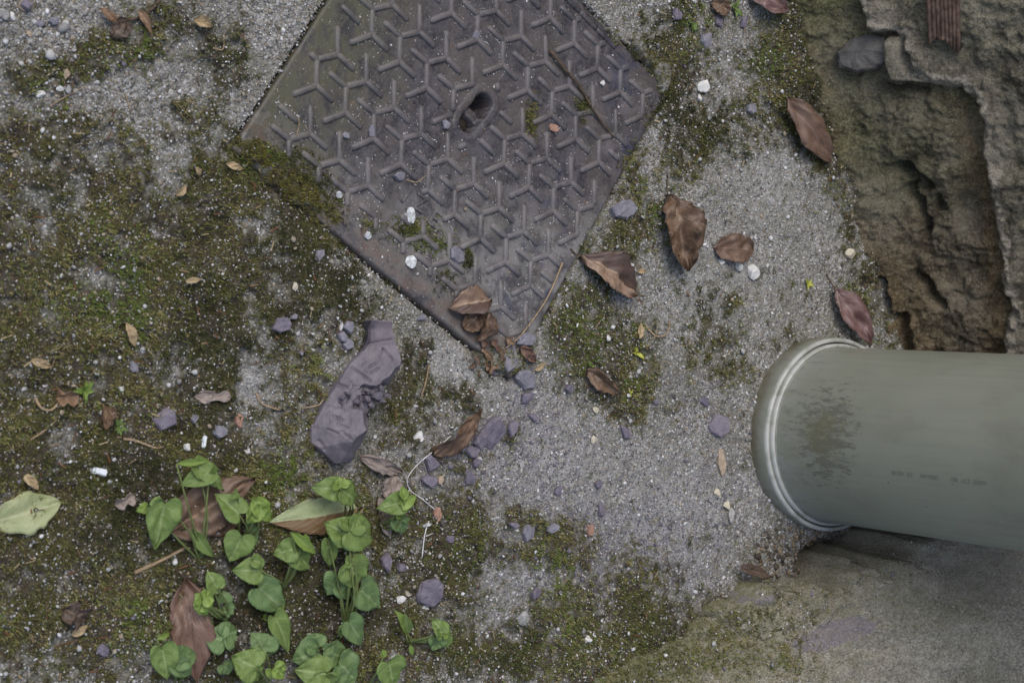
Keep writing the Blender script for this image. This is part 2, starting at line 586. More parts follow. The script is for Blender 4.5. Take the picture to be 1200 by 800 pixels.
M_GROUND = mat_ground()
M_GRIT = mat_tint('grit_grains')
M_MOSS = mat_tint('moss_leaves', .85, 300, .15, .15, .1)
M_IRON = mat_iron()
M_RIB = mat_iron(.6)
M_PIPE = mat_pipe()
M_SLATE = mat_slate('purple_slate', (.105, .09, .118), (.185, .165, .195))
M_SLATE2 = mat_slate('grey_slate', (.13, .125, .15), (.235, .228, .255))
M_STONE = mat_slate('purple_siltstone', (.075, .066, .08), (.14, .124, .142), .52, .22)
M_FOOT = mat_footing()
M_ROCK = mat_rock('wall_rock', (.062, .05, .033), (.15, .128, .09), (.20, .178, .135))
M_ROCK2 = mat_rock('wall_upper_stone', (.065, .057, .039), (.155, .138, .102), (.21, .19, .148))
M_MORTAR = mat_rock('wall_mortar', (.13, .116, .09), (.26, .235, .19), (.2, .18, .145))
M_WHITE = mat_plain('white_pebble', (.58, .57, .54), .7, .18, 260)
M_CREAM = mat_plain('cream_pebble', (.44, .40, .31), .75, .2, 260)
M_GREYP = mat_plain('grey_pebble', (.27, .265, .255), .8, .25, 260)
M_TANP = mat_plain('tan_pebble', (.33, .26, .19), .8, .25, 260)
M_PINKP = mat_plain('pinkish_chip', (.29, .17, .125), .8, .25, 260)
M_TWIG = mat_plain('twig_bark', (.075, .052, .036), .85, .4, 240)
M_STRAW = mat_plain('dry_stalk', (.26, .19, .115), .75, .3, 240)
M_THREAD = mat_plain('pale_thread', (.56, .55, .54), .6, .12, 200)
M_PLASTIC = mat_plain('white_plastic', (.62, .66, .68), .45, .06, 200)
M_TERRA = mat_plain('terracotta', (.085, .056, .042), .95, .5, 140)
M_STEMG = mat_plain('green_stem', (.11, .14, .045), .55, .2, 200)
M_DARK = mat_plain('dark_mud', (.03, .024, .018), .9, .4, 200)
M_INK = mat_plain('faded_print', (.15, .153, .138), .6, .2, 500)
M_YELLOW = mat_plain('yellow_bud', (.38, .40, .05), .6, .25, 500)
M_LICHEN = mat_plain('white_lichen', (.44, .455, .46), .9, .45, 260)

L_BROWN = mat_leaf('leaf_brown', (.062, .036, .022), (.15, .092, .056), (.19, .13, .085), veins=.4)
L_PURPLE = mat_leaf('leaf_purple_brown', (.085, .046, .042), (.165, .10, .092), (.2, .14, .12), rough=.4, veins=.35)
L_TAN = mat_leaf('leaf_tan', (.17, .11, .075), (.245, .165, .115), (.28, .21, .15), veins=.15, split=(.085, .055, .045))
L_PLAIN = mat_leaf('leaf_matt_brown', (.10, .063, .044), (.145, .093, .066), (.20, .125, .095), veins=.05, veinw=.02)
L_BIG = mat_leaf('leaf_broad_brown', (.10, .062, .04), (.155, .10, .065), (.29, .20, .125), veins=.12, veinw=.04)
L_RED = mat_leaf('leaf_red_brown', (.105, .054, .036), (.175, .11, .08), (.095, .055, .04), veins=.5, nv=15, veinw=.03)
L_PALE = mat_leaf('leaf_pale_green', (.25, .28, .13), (.32, .345, .18), (.39, .40, .23), spots=(.10, .06, .03), sp=.25, veins=.25, rough=.42)
L_HALF = mat_leaf('leaf_half_withered', (.25, .30, .145), (.33, .375, .20), (.34, .37, .21), veins=.25, split=(.135, .08, .038), rough=.42)
L_GREY = mat_leaf('leaf_grey_brown', (.20, .16, .135), (.28, .23, .20), (.22, .17, .14), veins=.2)
L_STRAW = mat_leaf('leaf_straw', (.30, .22, .12), (.40, .31, .18), (.22, .15, .08), veins=.2)
L_DARK = mat_leaf('leaf_dark_rotten', (.045, .03, .022), (.095, .065, .045), (.12, .085, .06), veins=.2)
L_ORANGE = mat_leaf('leaf_orange_brown', (.14, .082, .045), (.22, .138, .08), (.27, .18, .115), veins=.2)
L_G1 = mat_leaf('violet_leaf_mid', (.14, .21, .05), (.195, .275, .08), (.27, .35, .14), nv=6, spots=(.09, .16, .04), sp=.3, rough=.5, trans=.28, veins=.5)
L_G2 = mat_leaf('violet_leaf_dark', (.11, .18, .062), (.155, .235, .088), (.21, .285, .13), nv=6, spots=(.05, .10, .04), sp=.3, rough=.5, trans=.22, veins=.45)
L_G3 = mat_leaf('violet_leaf_young', (.16, .24, .045), (.22, .31, .07), (.27, .36, .11), nv=6, spots=(.12, .22, .03), sp=.2, rough=.45, trans=.22, veins=.3)

# ------------------------------------------------------------------ where things are
COV_C, COV_A, COV_S = Vector((-0.0423, 0.1785, 0)), math.radians(-34.1), 0.300
CA, SA = math.cos(COV_A), math.sin(COV_A)
COV_Z = 0.0025


def cov_local(x, y):
    dx, dy = x - COV_C.x, y - COV_C.y
    return dx * CA + dy * SA, -dx * SA + dy * CA


def cov_world(u, v):
    return COV_C.x + u * CA - v * SA, COV_C.y + u * SA + v * CA


PIPE_C, PIPE_R, COLLAR_R = Vector((0.3535, -0.0855, 0)), 0.0805, 0.0895

# patches of moss, px, py, rx, ry, weight
MOSS = [(960, 165, 26, 30, .5), (985, 215, 26, 32, .5), (1003, 275, 22, 34, .45), (1022, 340, 20, 34, .4), (1036, 392, 18, 24, .4), (150, 470, 300, 260, .14), (60, 560, 200, 330, .10), (780, 755, 90, 24, .5), (720, 790, 80, 25, .5), (850, 715, 60, 12, .4), (120, 420, 240, 170, .62), (300, 300, 100, 110, .55), (40, 640, 170, 170, .55), (230, 690, 220, 150, .55), (420, 700, 140, 130, .45),
        (330, 240, 80, 70, .5), (60, 230, 120, 70, .4), (200, 180, 120, 40, .3), (505, 440, 38, 40, .7), (470, 480, 35, 45, .5), (440, 350, 60, 35, .5),
        (112, 60, 24, 30, .85), (55, 85, 36, 24, .7), (272, 65, 42, 36, .8), (200, 22, 40, 25, .5), (165, 60, 25, 22, .5), (60, 150, 70, 28, .5), (235, 128, 30, 22, .55), (190, 110, 25, 18, .4),
        (300, 178, 22, 18, .8), (330, 205, 30, 22, .7), (545, 560, 30, 45, .3), (555, 650, 60, 55, .5), (640, 745, 130, 55, .75), (520, 610, 40, 25, .3), (740, 695, 60, 50, .5), (860, 742, 90, 40, .6),
        (680, 385, 38, 55, .85), (738, 440, 34, 62, .8), (805, 45, 32, 110, .7), (870, 140, 55, 40, .5), (935, 60, 50, 75, .85), (965, 135, 45, 55, .7), (760, 60, 35, 40, .4), (770, 110, 30, 30, .45),
        (815, 175, 40, 40, .5), (750, 255, 40, 50, .55), (710, 300, 30, 35, .35), (830, 395, 34, 60, .42), (855, 430, 18, 30, .5), (700, 600, 50, 35, .35), (612, 606, 20, 14, .9), (660, 640, 30, 25, .4),
        (865, 190, 20, 30, .4), (935, 395, 25, 14, .45), (545, 470, 14, 16, .9), (645, 640, 40, 40, .3), (860, 355, 12, 12, .8), (600, 515, 12, 22, .6), (1000, 20, 30, 40, .5), (1010, 330, 22, 40, .3)]
BARE = [(30, 20, 60, 22, .7), (110, 20, 30, 20, .3), (330, 60, 35, 70, 1.0), (290, 130, 25, 18, .5), (215, 95, 40, 20, .25), (155, 110, 35, 18, .35), (120, 95, 20, 20, .2), (290, 445, 16, 30, .75), (180, 410, 14, 22, .4), (525, 425, 22, 22, .8), (470, 355, 30, 12, .5),
        (195, 215, 18, 30, .3), (310, 385, 14, 16, .4), (540, 400, 10, 10, .5), (585, 690, 30, 40, .55), (495, 640, 10, 10, .3), (60, 120, 10, 10, .3), (70, 680, 40, 20, .25), (250, 610, 60, 30, .2), (370, 300, 10, 10, .3), (440, 335, 16, 10, .4), (720, 560, 120, 60, .5), (880, 250, 70, 60, .5), (600, 470, 30, 25, .4)]
PALE = [(525, 425, 30, 30, .9), (290, 445, 22, 34, .7), (640, 480, 90, 60, .45), (720, 570, 130, 60, .55), (880, 260, 90, 110, .45), (330, 80, 40, 80, .15), (830, 90, 25, 40, .8), (690, 300, 20, 60, .4), (600, 690, 40, 50, .5), (790, 620, 60, 50, .6), (840, 320, 60, 60, .35), (495, 520, 40, 18, .3), (205, 205, 30, 30, .4), (900, 200, 30, 60, .5), (800, 330, 50, 80, .4)]
DUST = [(600, 540, 80, 60, .65), (520, 560, 40, 50, .55), (640, 640, 60, 50, .5), (740, 650, 90, 50, .85), (690, 560, 80, 60, .35), (810, 600, 70, 60, .4), (760, 690, 60, 30, .5), (840, 560, 40, 60, .3), (600, 700, 60, 60, .3), (790, 100, 30, 60, .3), (830, 470, 40, 40, .3), (620, 480, 40, 40, .5), (290, 400, 50, 40, .2)]


def blobs(px, py, L):
    r = np.zeros(np.shape(px))
    for a, b, rx, ry, wt in L:
        d = ((px - a) / rx) ** 2 + ((py - b) / ry) ** 2
        r = r + wt * np.exp(-d * d * .55 - d * .2)
    return r


def masks(x, y):
    px, py = pix(x, y)
    inb = sstep(-350, -150, px) * sstep(1500, 1300, px)
    m = np.clip(blobs(px, py, MOSS), 0, .95) - blobs(px, py, BARE)
    m = m * (.95 + .8 * fbm(x * 26, y * 26, 4, 6, .6)) + .34 * fbm(x * 42, y * 42, 5, 3, .62) + .68 * fbm(x * 150, y * 150, 3, 4, .7) - .045
    far = .3 + .5 * fbm(x * 9, y * 9, 4, 11)
    m = m * inb + far * (1 - inb)
    return np.clip(m, 0, 1), np.clip(blobs(px, py, PALE), 0, 1) * inb, np.clip(blobs(px, py, DUST), 0, 1) * inb


def ground_raw(x, y, moss):
    z = .0035 * fbm(x * 7, y * 7, 3, 21) + .0022 * fbm(x * 38, y * 38, 3, 5)
    z = z + (.0016 * fbm(x * 190, y * 190, 3, 8, .7)) * (1 - .4 * moss)
    z = z + .0042 * sstep(.25, .8, moss) * (.6 + 1.6 * fbm(x * 60, y * 60, 4, 31, .62))
    # cradle of the cover: the ground comes level with its rim
    u, v = cov_local(x, y)
    s = np.maximum(np.abs(u), np.abs(v)) - COV_S / 2
    k = sstep(.05, .004, s)
    ll = sstep(-.12, -.15, v)           # low on the side where the rim stands proud
    z = z * (1 - .6 * k) + k * (.0012 - .0035 * ll * sstep(.012, 0, s))
    # silt banked against the wall foot, a washed-out hollow beside the pipe
    q = (x - .372) ** 2 / .042 ** 2 + (y + .203) ** 2 / .02 ** 2
    z = z - .03 * np.exp(-q * q)
    q2 = np.hypot(x - PIPE_C.x, y - PIPE_C.y) - COLLAR_R
    z = z + .007 * np.exp(-np.abs(q2) / .014) * sstep(-.12, -.17, y) + .003 * np.exp(-np.abs(q2) / .02)
    wl = (x - .321) * (-.923) + (y - .315) * (-.385)     # distance to the foot of the wall
    z = z + .007 * np.exp(-np.maximum(wl, 0) / .03) * (1 + .8 * fbm(x * 30, y * 30, 3, 15)) * sstep(-.16, -.08, y)
    return z


def gz(x, y):
    x, y = np.atleast_1d(np.asarray(x, float)), np.atleast_1d(np.asarray(y, float))
    return ground_raw(x, y, masks(x, y)[0])


def gz1(x, y): return float(gz(x, y)[0])


# ------------------------------------------------------------------ ground
def build_ground():
    h = .0014
    xs = graded(-.47, .50, h, -7, 7)
    ys = graded(-.335, .345, h, -7, 7)
    X, Y = np.meshgrid(xs, ys, indexing='ij')
    X, Y = X.ravel(), Y.ravel()
    u, v = cov_local(X, Y)
    gap = COV_S / 2 + .0030
    s = np.maximum(np.abs(u), np.abs(v)) - gap
    band = np.abs(s) < .75 * h
    uu, vv = u.copy(), v.copy()
    mu = np.abs(u) >= np.abs(v)
    uu[band & mu] = np.sign(u[band & mu]) * gap
    vv[band & ~mu] = np.sign(v[band & ~mu]) * gap
    wx, wy = cov_world(uu, vv)
    X, Y = np.where(band, wx, X), np.where(band, wy, Y)
    moss, pale, dust = masks(X, Y)
    Z = ground_raw(X, Y, moss)
    Z = np.where((s < 0) & ~band, -.03, Z)
    g = make('ground', np.stack([X, Y, Z], 1), grid_faces(len(xs), len(ys)), M_GROUND,
             attrs={'moss': ('FLOAT', moss), 'pale': ('FLOAT', pale), 'slate_dust': ('FLOAT', dust)})
    tag(g, kind='structure')
    return g


build_ground()

# ------------------------------------------------------------------ inspection cover
A1, B1 = np.array((.0248, -.0180)), np.array((.0233, .0610))
NODE0 = np.array(G(403, 102)[:2])
ARM = {'B': (.0178, .0053), 'C': (-.0007, -.0197), 'U': (-.013, .0083), 'Bu': (0, .0198), 'Bd': (.0128, -.0090), 'Cl': (-.018, -.0076), 'Cr': (.013, -.0094)}
KEY_C = np.array(G(556, 133)[:2])
KEY_D = np.array(G(574, 110)[:2]) - KEY_C
KEY_D = KEY_D / np.hypot(*KEY_D)
KEY_H = .0112


def key_sd(x, y):
    a, b = KEY_C - KEY_D * KEY_H, KEY_C + KEY_D * KEY_H
    return seg_d(x, y, a, b)


def build_cover():
    root = empty('inspection_cover', (COV_C.x, COV_C.y, 0), COV_A)
    tag(root, 'square dark cast inspection cover with raised branching ribs set in the concrete', 'drain cover')
    n = 251
    e = COV_S / 2
    t = np.linspace(-e, e, n)
    U, Vv = np.meshgrid(t, t, indexing='ij')
    U, Vv = U.ravel(), Vv.ravel()
    wx, wy = cov_world(U, Vv)
    Z = COV_Z + .0009 * fbm(U * 14, Vv * 14, 3, 40) + .0004 * fbm(U * 120, Vv * 120, 3, 41)
    k = key_sd(wx, wy)
    Z += .0008 * sstep(.0150, .0138, k) * sstep(.0085, .0098, k)
    al = (wx - KEY_C[0]) * KEY_D[0] + (wy - KEY_C[1]) * KEY_D[1]
    hole = sstep(.0080, .0068, k)
    br = sstep(.0052, .0040, np.abs(al + .002))
    Z -= .034 * hole * (1 - br) + .0045 * hole * br
    # battered rim: worn corner and a step along the side without ribs
    Z -= .0014 * sstep(.1385, .1400, Vv) * sstep(-.15, -.1, U)
    Z += .0007 * sstep(-.139, -.141, Vv)
    ed = np.maximum(np.abs(U), np.abs(Vv))
    Z -= .0022 * sstep(e - .0016, e, ed)
    V = np.stack([U, Vv, Z], 1)
    Fa = grid_faces(n, n)
    idx = np.arange(n * n).reshape(n, n)
    ring = np.concatenate([idx[:, 0], idx[-1, 1:], idx[-2::-1, -1], idx[0, -2:0:-1]])
    low = V[ring].copy()
    low[:, 2] = -.018
    b0 = len(V)
    V = np.concatenate([V, low])
    m = len(ring)
    r2 = np.roll(np.arange(m), -1)
    side = np.stack([ring, b0 + np.arange(m), b0 + r2, ring[r2]], 1)
    root = make('plate', V, np.concatenate([Fa, side]), M_IRON, root)
    for m_ in (M_IRON, M_RIB): m_.node_tree.nodes['cover_coords'].object = root

    def bar(p, q, hh, seed):
        """a raised rib with a rounded back and rounded ends, in cover coordinates"""
        p, q = np.array(p), np.array(q)
        d = q - p
        L = np.hypot(*d)
        if L < .003: return None
        d = d / L
        nn = np.array((-d[1], d[0]))
        W = .0028
        V, st = [], []
        prof = [(-1, 0), (-.86, .66), (-.55, .95), (0, 1), (.55, .95), (.86, .66), (1, 0)]
        ts = [(-W * .9, .35, 0.0), (-W * .55, .8, .75), (0, 1, 1), (L * .5, 1.0, 1.02), (L, 1, 1), (L + W * .55, .8, .75), (L + W * .9, .35, 0.0)]
        for a, ws, hs_ in ts:
            for b, c in prof:
                r = p + d * a + nn * b * W * ws
                V.append((r[0], r[1], COV_Z - .0006 + (hh + .0006) * c * hs_))
        k = len(prof)
        Fc = []
        for i in range(len(ts) - 1):
            for j in range(k - 1):
                Fc.append((i * k + j, (i + 1) * k + j, (i + 1) * k + j + 1, i * k + j + 1))
        return V, Fc

    ins_ = COV_S / 2 - .0115
    lo_v, hi_v = -(COV_S / 2 - .024), COV_S / 2 - .014

    def inside(p):
        if abs(p[0]) > ins_ or p[1] < lo_v or p[1] > hi_v: return False
        w_ = cov_world(p[0], p[1])
        if key_sd(np.array(w_[0]), np.array(w_[1])) < .0180: return False
        return True

    LET = [np.array(cov_local(*G(x_, y_)[:2])) for x_, y_ in ((472, 230), (489, 240), (505, 256), (455, 250))]

    def clip(p, q):
        ts = np.linspace(0, 1, 41)
        ok = [t_ for t_ in ts if inside(p + (q - p) * t_) and min(np.hypot(*(p + (q - p) * t_ - l)) for l in LET) > .0105]
        if len(ok) < 6: return None
        return p + (q - p) * ok[0], p + (q - p) * ok[-1]

    full = None
    cnt = 0
    global RIBS
    RIBS = []
    R_ = np.array(((CA, SA), (-SA, CA)))
    for i in range(-16, 17):
        for j in range(-7, 8):
            A = np.array(cov_local(*(NODE0 + A1 * i + B1 * j)))
            if max(abs(A[0]), abs(A[1])) > .19: continue
            a = {k: R_ @ np.array(v) for k, v in ARM.items()}
            segs = [(A, A + a['B']), (A, A + a['C']), (A, A + a['U']), (A + a['B'], A + a['B'] + a['Bu']), (A + a['B'], A + a['B'] + a['Bd']),
                    (A + a['C'], A + a['C'] + a['Cl']), (A + a['C'], A + a['C'] + a['Cr'])]
            cl = [clip(*s_) for s_ in segs]
            RIBS += [c for c in cl if c is not None]
            whole = all(c is not None and np.hypot(*(c[0] - s_[0])) < 1e-6 and np.hypot(*(c[1] - s_[1])) < 1e-6 for c, s_ in zip(cl, segs))
            if whole and full is not None:
                o = full[0].copy()
                coll.objects.link(o)
                o.parent = root
                o.location = (A[0] - full[1][0], A[1] - full[1][1], 0)
                cnt += 1
                continue
            V, Fc = [], []
            for q_, c in enumerate(cl):
                if c is None: continue
                r = bar(c[0], c[1], .0023 + .00007 * q_, 0)
                if r is None: continue
                o0 = len(V)
                V += r[0]
                Fc += [tuple(x_ + o0 for x_ in f_) for f_ in r[1]]
            if V:
                o = make('rib', V, Fc, M_RIB, root)
                cnt += 1
                if whole: full = (o, A)
    # worn raised letters near the low edge and cast blocks along the far edge
    def text(s_, px, py, size, name, rot, mat, parent, depth):
        c = bpy.data.curves.new(name, 'FONT')
        c.body = s_
        c.size = size
        c.extrude = depth
        c.bevel_depth = .00025
        c.align_x, c.align_y = 'CENTER', 'CENTER'
        to = bpy.data.objects.new(name, c)
        coll.objects.link(to)
        dg = bpy.context.evaluated_depsgraph_get()
        me = bpy.data.meshes.new_from_object(to.evaluated_get(dg))
        coll.objects.unlink(to)
        bpy.data.objects.remove(to)
        me.materials.clear()
        me.materials.append(mat)
        o = bpy.data.objects.new(name, me)
        coll.objects.link(o)
        o.parent = parent
        u_, v_ = cov_local(*G(px, py)[:2])
        o.location = (u_, v_, COV_Z + .0006)
        o.rotation_euler = (0, 0, rot)
        return o
    for s_, px, py, r_ in (('I', 473, 230, -.05), ('Z', 489, 239, .1), ('E', 506, 257, .0), ('A', 398, 252, .1)):
        text(s_, px, py, .019, 'letter', r_, M_IRON, root, .0007)
    for k_, (u0, u1) in enumerate(((.018, .036), (.040, .058), (.062, .082))):
        bmv, bmf = bar((u0, .1415), (u1, .1415), .0012, 0)
        make('cast_mark', bmv, bmf, M_IRON, root)
    # loose soil in the key slot
    V, Fc = [], []
    kx, ky = cov_local(*(KEY_C - KEY_D * .0095))
    nn = 14
    V.append((kx, ky, COV_Z - .008))
    for r_ in (.5, 1):
        for q_ in range(nn):
            an = q_ / nn * 6.283
            V.append((kx + .0062 * r_ * math.cos(an), ky + .0062 * r_ * math.sin(an), COV_Z - .0085 - .0035 * r_ + random.uniform(-.001, .001)))
    for q_ in range(nn):
        Fc.append((0, 1 + q_, 1 + (q_ + 1) % nn))
        Fc.append((1 + q_, 1 + nn + q_, 1 + nn + (q_ + 1) % nn, 1 + (q_ + 1) % nn))
    make('slot_soil', V, Fc, M_DARK, root)
    return root


build_cover()


# ------------------------------------------------------------------ drain pipe
def lathe(prof, n=96):
    V, Fc = [], []
    for r, z in prof:
        for k in range(n):
            a = 2 * math.pi * k / n
            V.append((r * math.cos(a), r * math.sin(a), z))
    for i in range(len(prof) - 1):
        for k in range(n):
            Fc.append((i * n + k, i * n + (k + 1) % n, (i + 1) * n + (k + 1) % n, (i + 1) * n + k))
    return V, Fc


def build_pipe():
    root = empty('drain_pipe', PIPE_C)
    root.rotation_euler = (math.radians(1.4), 0, 0)
    tag(root, 'thick grey-green plastic drain pipe standing in its socket beside the rock wall', 'pipe')
    R = PIPE_R
    V, Fc = lathe([(R, .012), (R, .03), (R, .05), (R, .08), (R, .12), (R, .2), (R, .4), (R, .8), (R, 1.3), (R - .004, 1.3), (R - .004, 1.0)], 128)
    body = make('pipe_body', V, Fc, M_PIPE, root)
    C = COLLAR_R
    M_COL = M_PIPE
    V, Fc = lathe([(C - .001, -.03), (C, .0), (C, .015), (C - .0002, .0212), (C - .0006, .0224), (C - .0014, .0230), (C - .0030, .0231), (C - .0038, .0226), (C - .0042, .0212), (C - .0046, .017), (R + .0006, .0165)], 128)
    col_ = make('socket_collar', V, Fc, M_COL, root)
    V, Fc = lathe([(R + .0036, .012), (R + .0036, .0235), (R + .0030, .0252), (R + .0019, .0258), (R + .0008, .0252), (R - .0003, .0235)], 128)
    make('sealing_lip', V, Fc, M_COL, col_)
    # faint printed line, wrapped on the wall of the pipe
    c = bpy.data.curves.new('printed_marking', 'FONT')
    c.body = '8010A  JSZ     NAYI00C        1BE  xCZ  SDRM'
    c.size = .0050
    to = bpy.data.objects.new('printed_marking', c)
    coll.objects.link(to)
    dg = bpy.context.evaluated_depsgraph_get()
    me = bpy.data.meshes.new_from_object(to.evaluated_get(dg))
    coll.objects.unlink(to)
    bpy.data.objects.remove(to)
    for v in me.vertices:
        s, hgt = v.co.x, v.co.y
        a = math.radians(180 + 15) - hgt / R
        v.co = ((R + .00025) * math.cos(a), (R + .00025) * math.sin(a), .158 + s)
    me.materials.clear()
    me.materials.append(M_INK)
    o = bpy.data.objects.new('printed_marking', me)
    coll.objects.link(o)
    o.parent = root
    return root


build_pipe()

# ------------------------------------------------------------------ rock wall
WA, WB = Vector(G(930, 0)), Vector(G(1045, 410))
WU = (WB - WA).normalized()
WN = Vector((WU.y, -WU.x, 0))
LEAN = math.tan(math.radians(24))


def wall_uv(px, py, off=0.0):
    """wall coordinates of the point where a sight line meets the wall face (brought forward by off)"""
    o = Vector((CAMX, 0, CAMH))
    d = G(px, py) - o
    nn = (WN + Vector((0, 0, LEAN))).normalized()
    p0 = WA + WN * off
    t = (p0 - o).dot(nn) / d.dot(nn)
    p = o + d * t
    return ((p - WA).dot(WU), p.z)


def build_wall():
    root = empty('rock_wall', WA)
    tag(root, 'rough mossy rock wall with an overhanging mortar lip behind the pipe', 'wall')
    us = graded(-.10, .50, .0016, -2.2, 1.6, 1.3)
    vs = graded(-.03, .27, .0016, -.1, 1.3, 1.3)
    U, V = np.meshgrid(us, vs, indexing='ij')
    U, V = U.ravel(), V.ravel()
    LIP = .011
    lip = [(1000, -60), (1006, 0), (1016, 22), (1030, 40), (1053, 42), (1064, 66), (1076, 86), (1100, 97), (1128, 104), (1142, 122), (1150, 150), (1156, 200), (1166, 260), (1176, 320), (1184, 370), (1180, 420), (1176, 480), (1190, 560), (1240, 640)]
    L = [wall_uv(a, b, LIP) for a, b in lip]
    L = [(L[0][0] - 3, L[0][1] + .02)] + L + [(L[-1][0] + 3, L[-1][1] + .3)]
    P = L + [(L[-1][0], 3), (L[0][0], 3)]
    jit = .007 * fbm(U * 45, V * 45, 4, 50, .6)
    sd = poly_sd(U + jit, V + .006 * fbm(U * 50, V * 50, 4, 51, .6), P)       # negative above the lip
    near = np.exp(-np.maximum(np.abs(sd) - .012, 0) / .012)
    D = .008 * fbm(U * 11, V * 11, 3, 52) + .005 * fbm(U * 30, V * 24, 4, 53, .55) + .0032 * fbm(U * 75, V * 75, 5, 54, .62) + .0026 * fbm(U * 260, V * 260, 2, 58, .65)
    D += .016 * (.22 - np.abs(fbm(U * 8 + V * 3, V * 13, 4, 155, .5))) + .006 * (.2 - np.abs(fbm(U * 34, V * 40, 3, 156, .5)))
    D += LIP * sstep(.006, -.008, sd) + .005 * np.exp(-((sd + .010) / .010) ** 2)
    D += .016 * sstep(.05, -.02, V)                 # foot spreads out
    D -= .003 * np.exp(-((sd - .014) / .014) ** 2)     # undercut below the lip
    # rock strata and solution pits in the lower face
    D += .0018 * np.sin((V * 115 + U * 55) + 5 * fbm(U * 16, V * 16, 3, 57)) * sstep(-.01, .02, sd) * sstep(.05, .18, U)
    def pit(pl, wd, dep):
        nonlocal D
        q = [wall_uv(a, b) for a, b in pl]
        d = np.full(len(U), 9.)
        for a, b in zip(q[:-1], q[1:]):
            d = np.minimum(d, seg_d(U + .004 * fbm(U * 90, V * 90, 3, 60), V + .004 * fbm(U * 90, V * 90, 3, 61), a, b))
        D -= dep * sstep(wd, wd * .45, d)
    pit([(1058, 198), (1072, 204), (1084, 216)], .009, .05)
    pit([(1066, 222), (1078, 246), (1088, 276)], .006, .032)
    pit([(1100, 232), (1104, 246)], .005, .022)
    pit([(1078, 322), (1090, 330), (1100, 352), (1108, 356)], .006, .028)
    pit([(1062, 370), (1068, 410)], .008, .02)
    pit([(1040, 330), (1046, 370)], .008, .018)
    pit([(1036, 98), (1060, 102), (1095, 103)], .0035, .01)
    # loose-looking block wedged under the lip
    bl = [wall_uv(a, b, .018) for a, b in ((1036, 46), (1052, 46), (1060, 70), (1075, 90), (1098, 99), (1046, 98), (1038, 78))]
    sb = poly_sd(U, V, bl)
    D = np.where(sb < .003, np.maximum(D, .020 * sstep(.003, -.004, sb) + .002 * fbm(U * 100, V * 100, 3, 66)), D)
    D += .018 * sstep(.03, -.02, U) * sstep(.07, .0, V)       # bulge low at the far end
    X = WA.x + WU.x * U + WN.x * (D - LEAN * V)
    Y = WA.y + WU.y * U + WN.y * (D - LEAN * V)
    Z = V - .004
    # patches: red = ochre stain, green = algae, blue = pale mortar
    band = sstep(.004, -.003, sd) * sstep(-.014, -.008, sd + .006 * fbm(U * 60, V * 60, 3, 71))
    topl = sstep(.0, -.004, sd) * sstep(wall_uv(1140, 130, LIP)[0] + .01, wall_uv(1100, 60, LIP)[0] - .02, U)
    pale = np.clip(band * .9 + topl * .28, 0, 1)
    och = .85 * np.clip(np.exp(-((sd - .010) / .009) ** 2) * sstep(.1, .2, U) + .8 * sstep(.2, .3, U) * sstep(.08, .02, V) + .5 * sstep(.03, .0, V), 0, 1) * (1 - pale)
    alg = np.clip(sstep(.26, .1, U) * sstep(.0, .01, sd) * (.9 + fbm(U * 14, V * 14, 3, 72)) + .55 * sstep(-.02, -.03, sd) * sstep(-.1, .4, fbm(U * 9, V * 9, 3, 73) + .1), 0, 1) * (1 - pale)
    pat = np.stack([och, alg, pale, np.ones(len(U))], 1)
    Vt = np.stack([X, Y, Z], 1) - np.array(WA)
    Fa = grid_faces(len(us), len(vs))
    fs, fb = sd[Fa].mean(1), sb[Fa].mean(1)
    cls = np.where(fs > .001, 0, np.where(fs > -.012, 1, 2))
    cls = np.where((fb < .0) & (cls == 0), 3, cls)
    for k, nm, mt in ((0, 'lower_rock', M_ROCK), (1, 'mortar_lip', M_MORTAR), (2, 'upper_stone', M_ROCK2), (3, 'wedged_block', M_MORTAR)):
        f = Fa[cls == k]
        if len(f) == 0: continue
        ids = np.unique(f)
        re = np.zeros(len(Vt), int)
        re[ids] = np.arange(len(ids))
        make(nm, Vt[ids], re[f], mt, root, attrs={'patches': ('FLOAT_COLOR', pat[ids])})
    # back and top so that the wall has body
    b = [(-2.2, -.1), (1.6, -.1), (1.6, 1.28), (-2.2, 1.28)]
    V8 = []
    for dn in (-.06, -.5):
        for u, v in b:
            p = WU * u + WN * (dn - LEAN * v) + Vector((0, 0, v))
            V8.append(p)
    make('wall_core', V8, [(0, 1, 2, 3), (7, 6, 5, 4), (0, 4, 5, 1), (1, 5, 6, 2), (2, 6, 7, 3), (3, 7, 4, 0)], M_ROCK2, root, smooth=False,
         attrs={'patches': ('FLOAT_COLOR', np.tile((0, 0, 0, 1), (8, 1)))})
    return root


build_wall()


def wall_point(px, py, off):
    u, v = wall_uv(px, py, off)
    return WA + WU * u + WN * (off - LEAN * v) + Vector((0, 0, v))


# ------------------------------------------------------------------ sloping sandstone footing below the pipe
EDGE = [(610, 860, -.004), (690, 800, .0), (765, 758, .008), (840, 720, .020), (872, 702, .028), (905, 688, .038), (930, 692, .042), (960, 694, .046), (985, 684, .052), (1012, 674, .060), (1042, 652, .072), (1075, 630, .086), (1110, 612, .10), (1150, 580, .125), (1210, 540, .15)]


FE = [G(a, b, c) for a, b, c in EDGE]
FPOLY = [(e.x, e.y) for e in FE] + [(FE[-1].x + 3, FE[-1].y + .2), (FE[-1].x + 3, -5), (FE[0].x - .4, -5), (FE[0].x - .25, -1.2)]


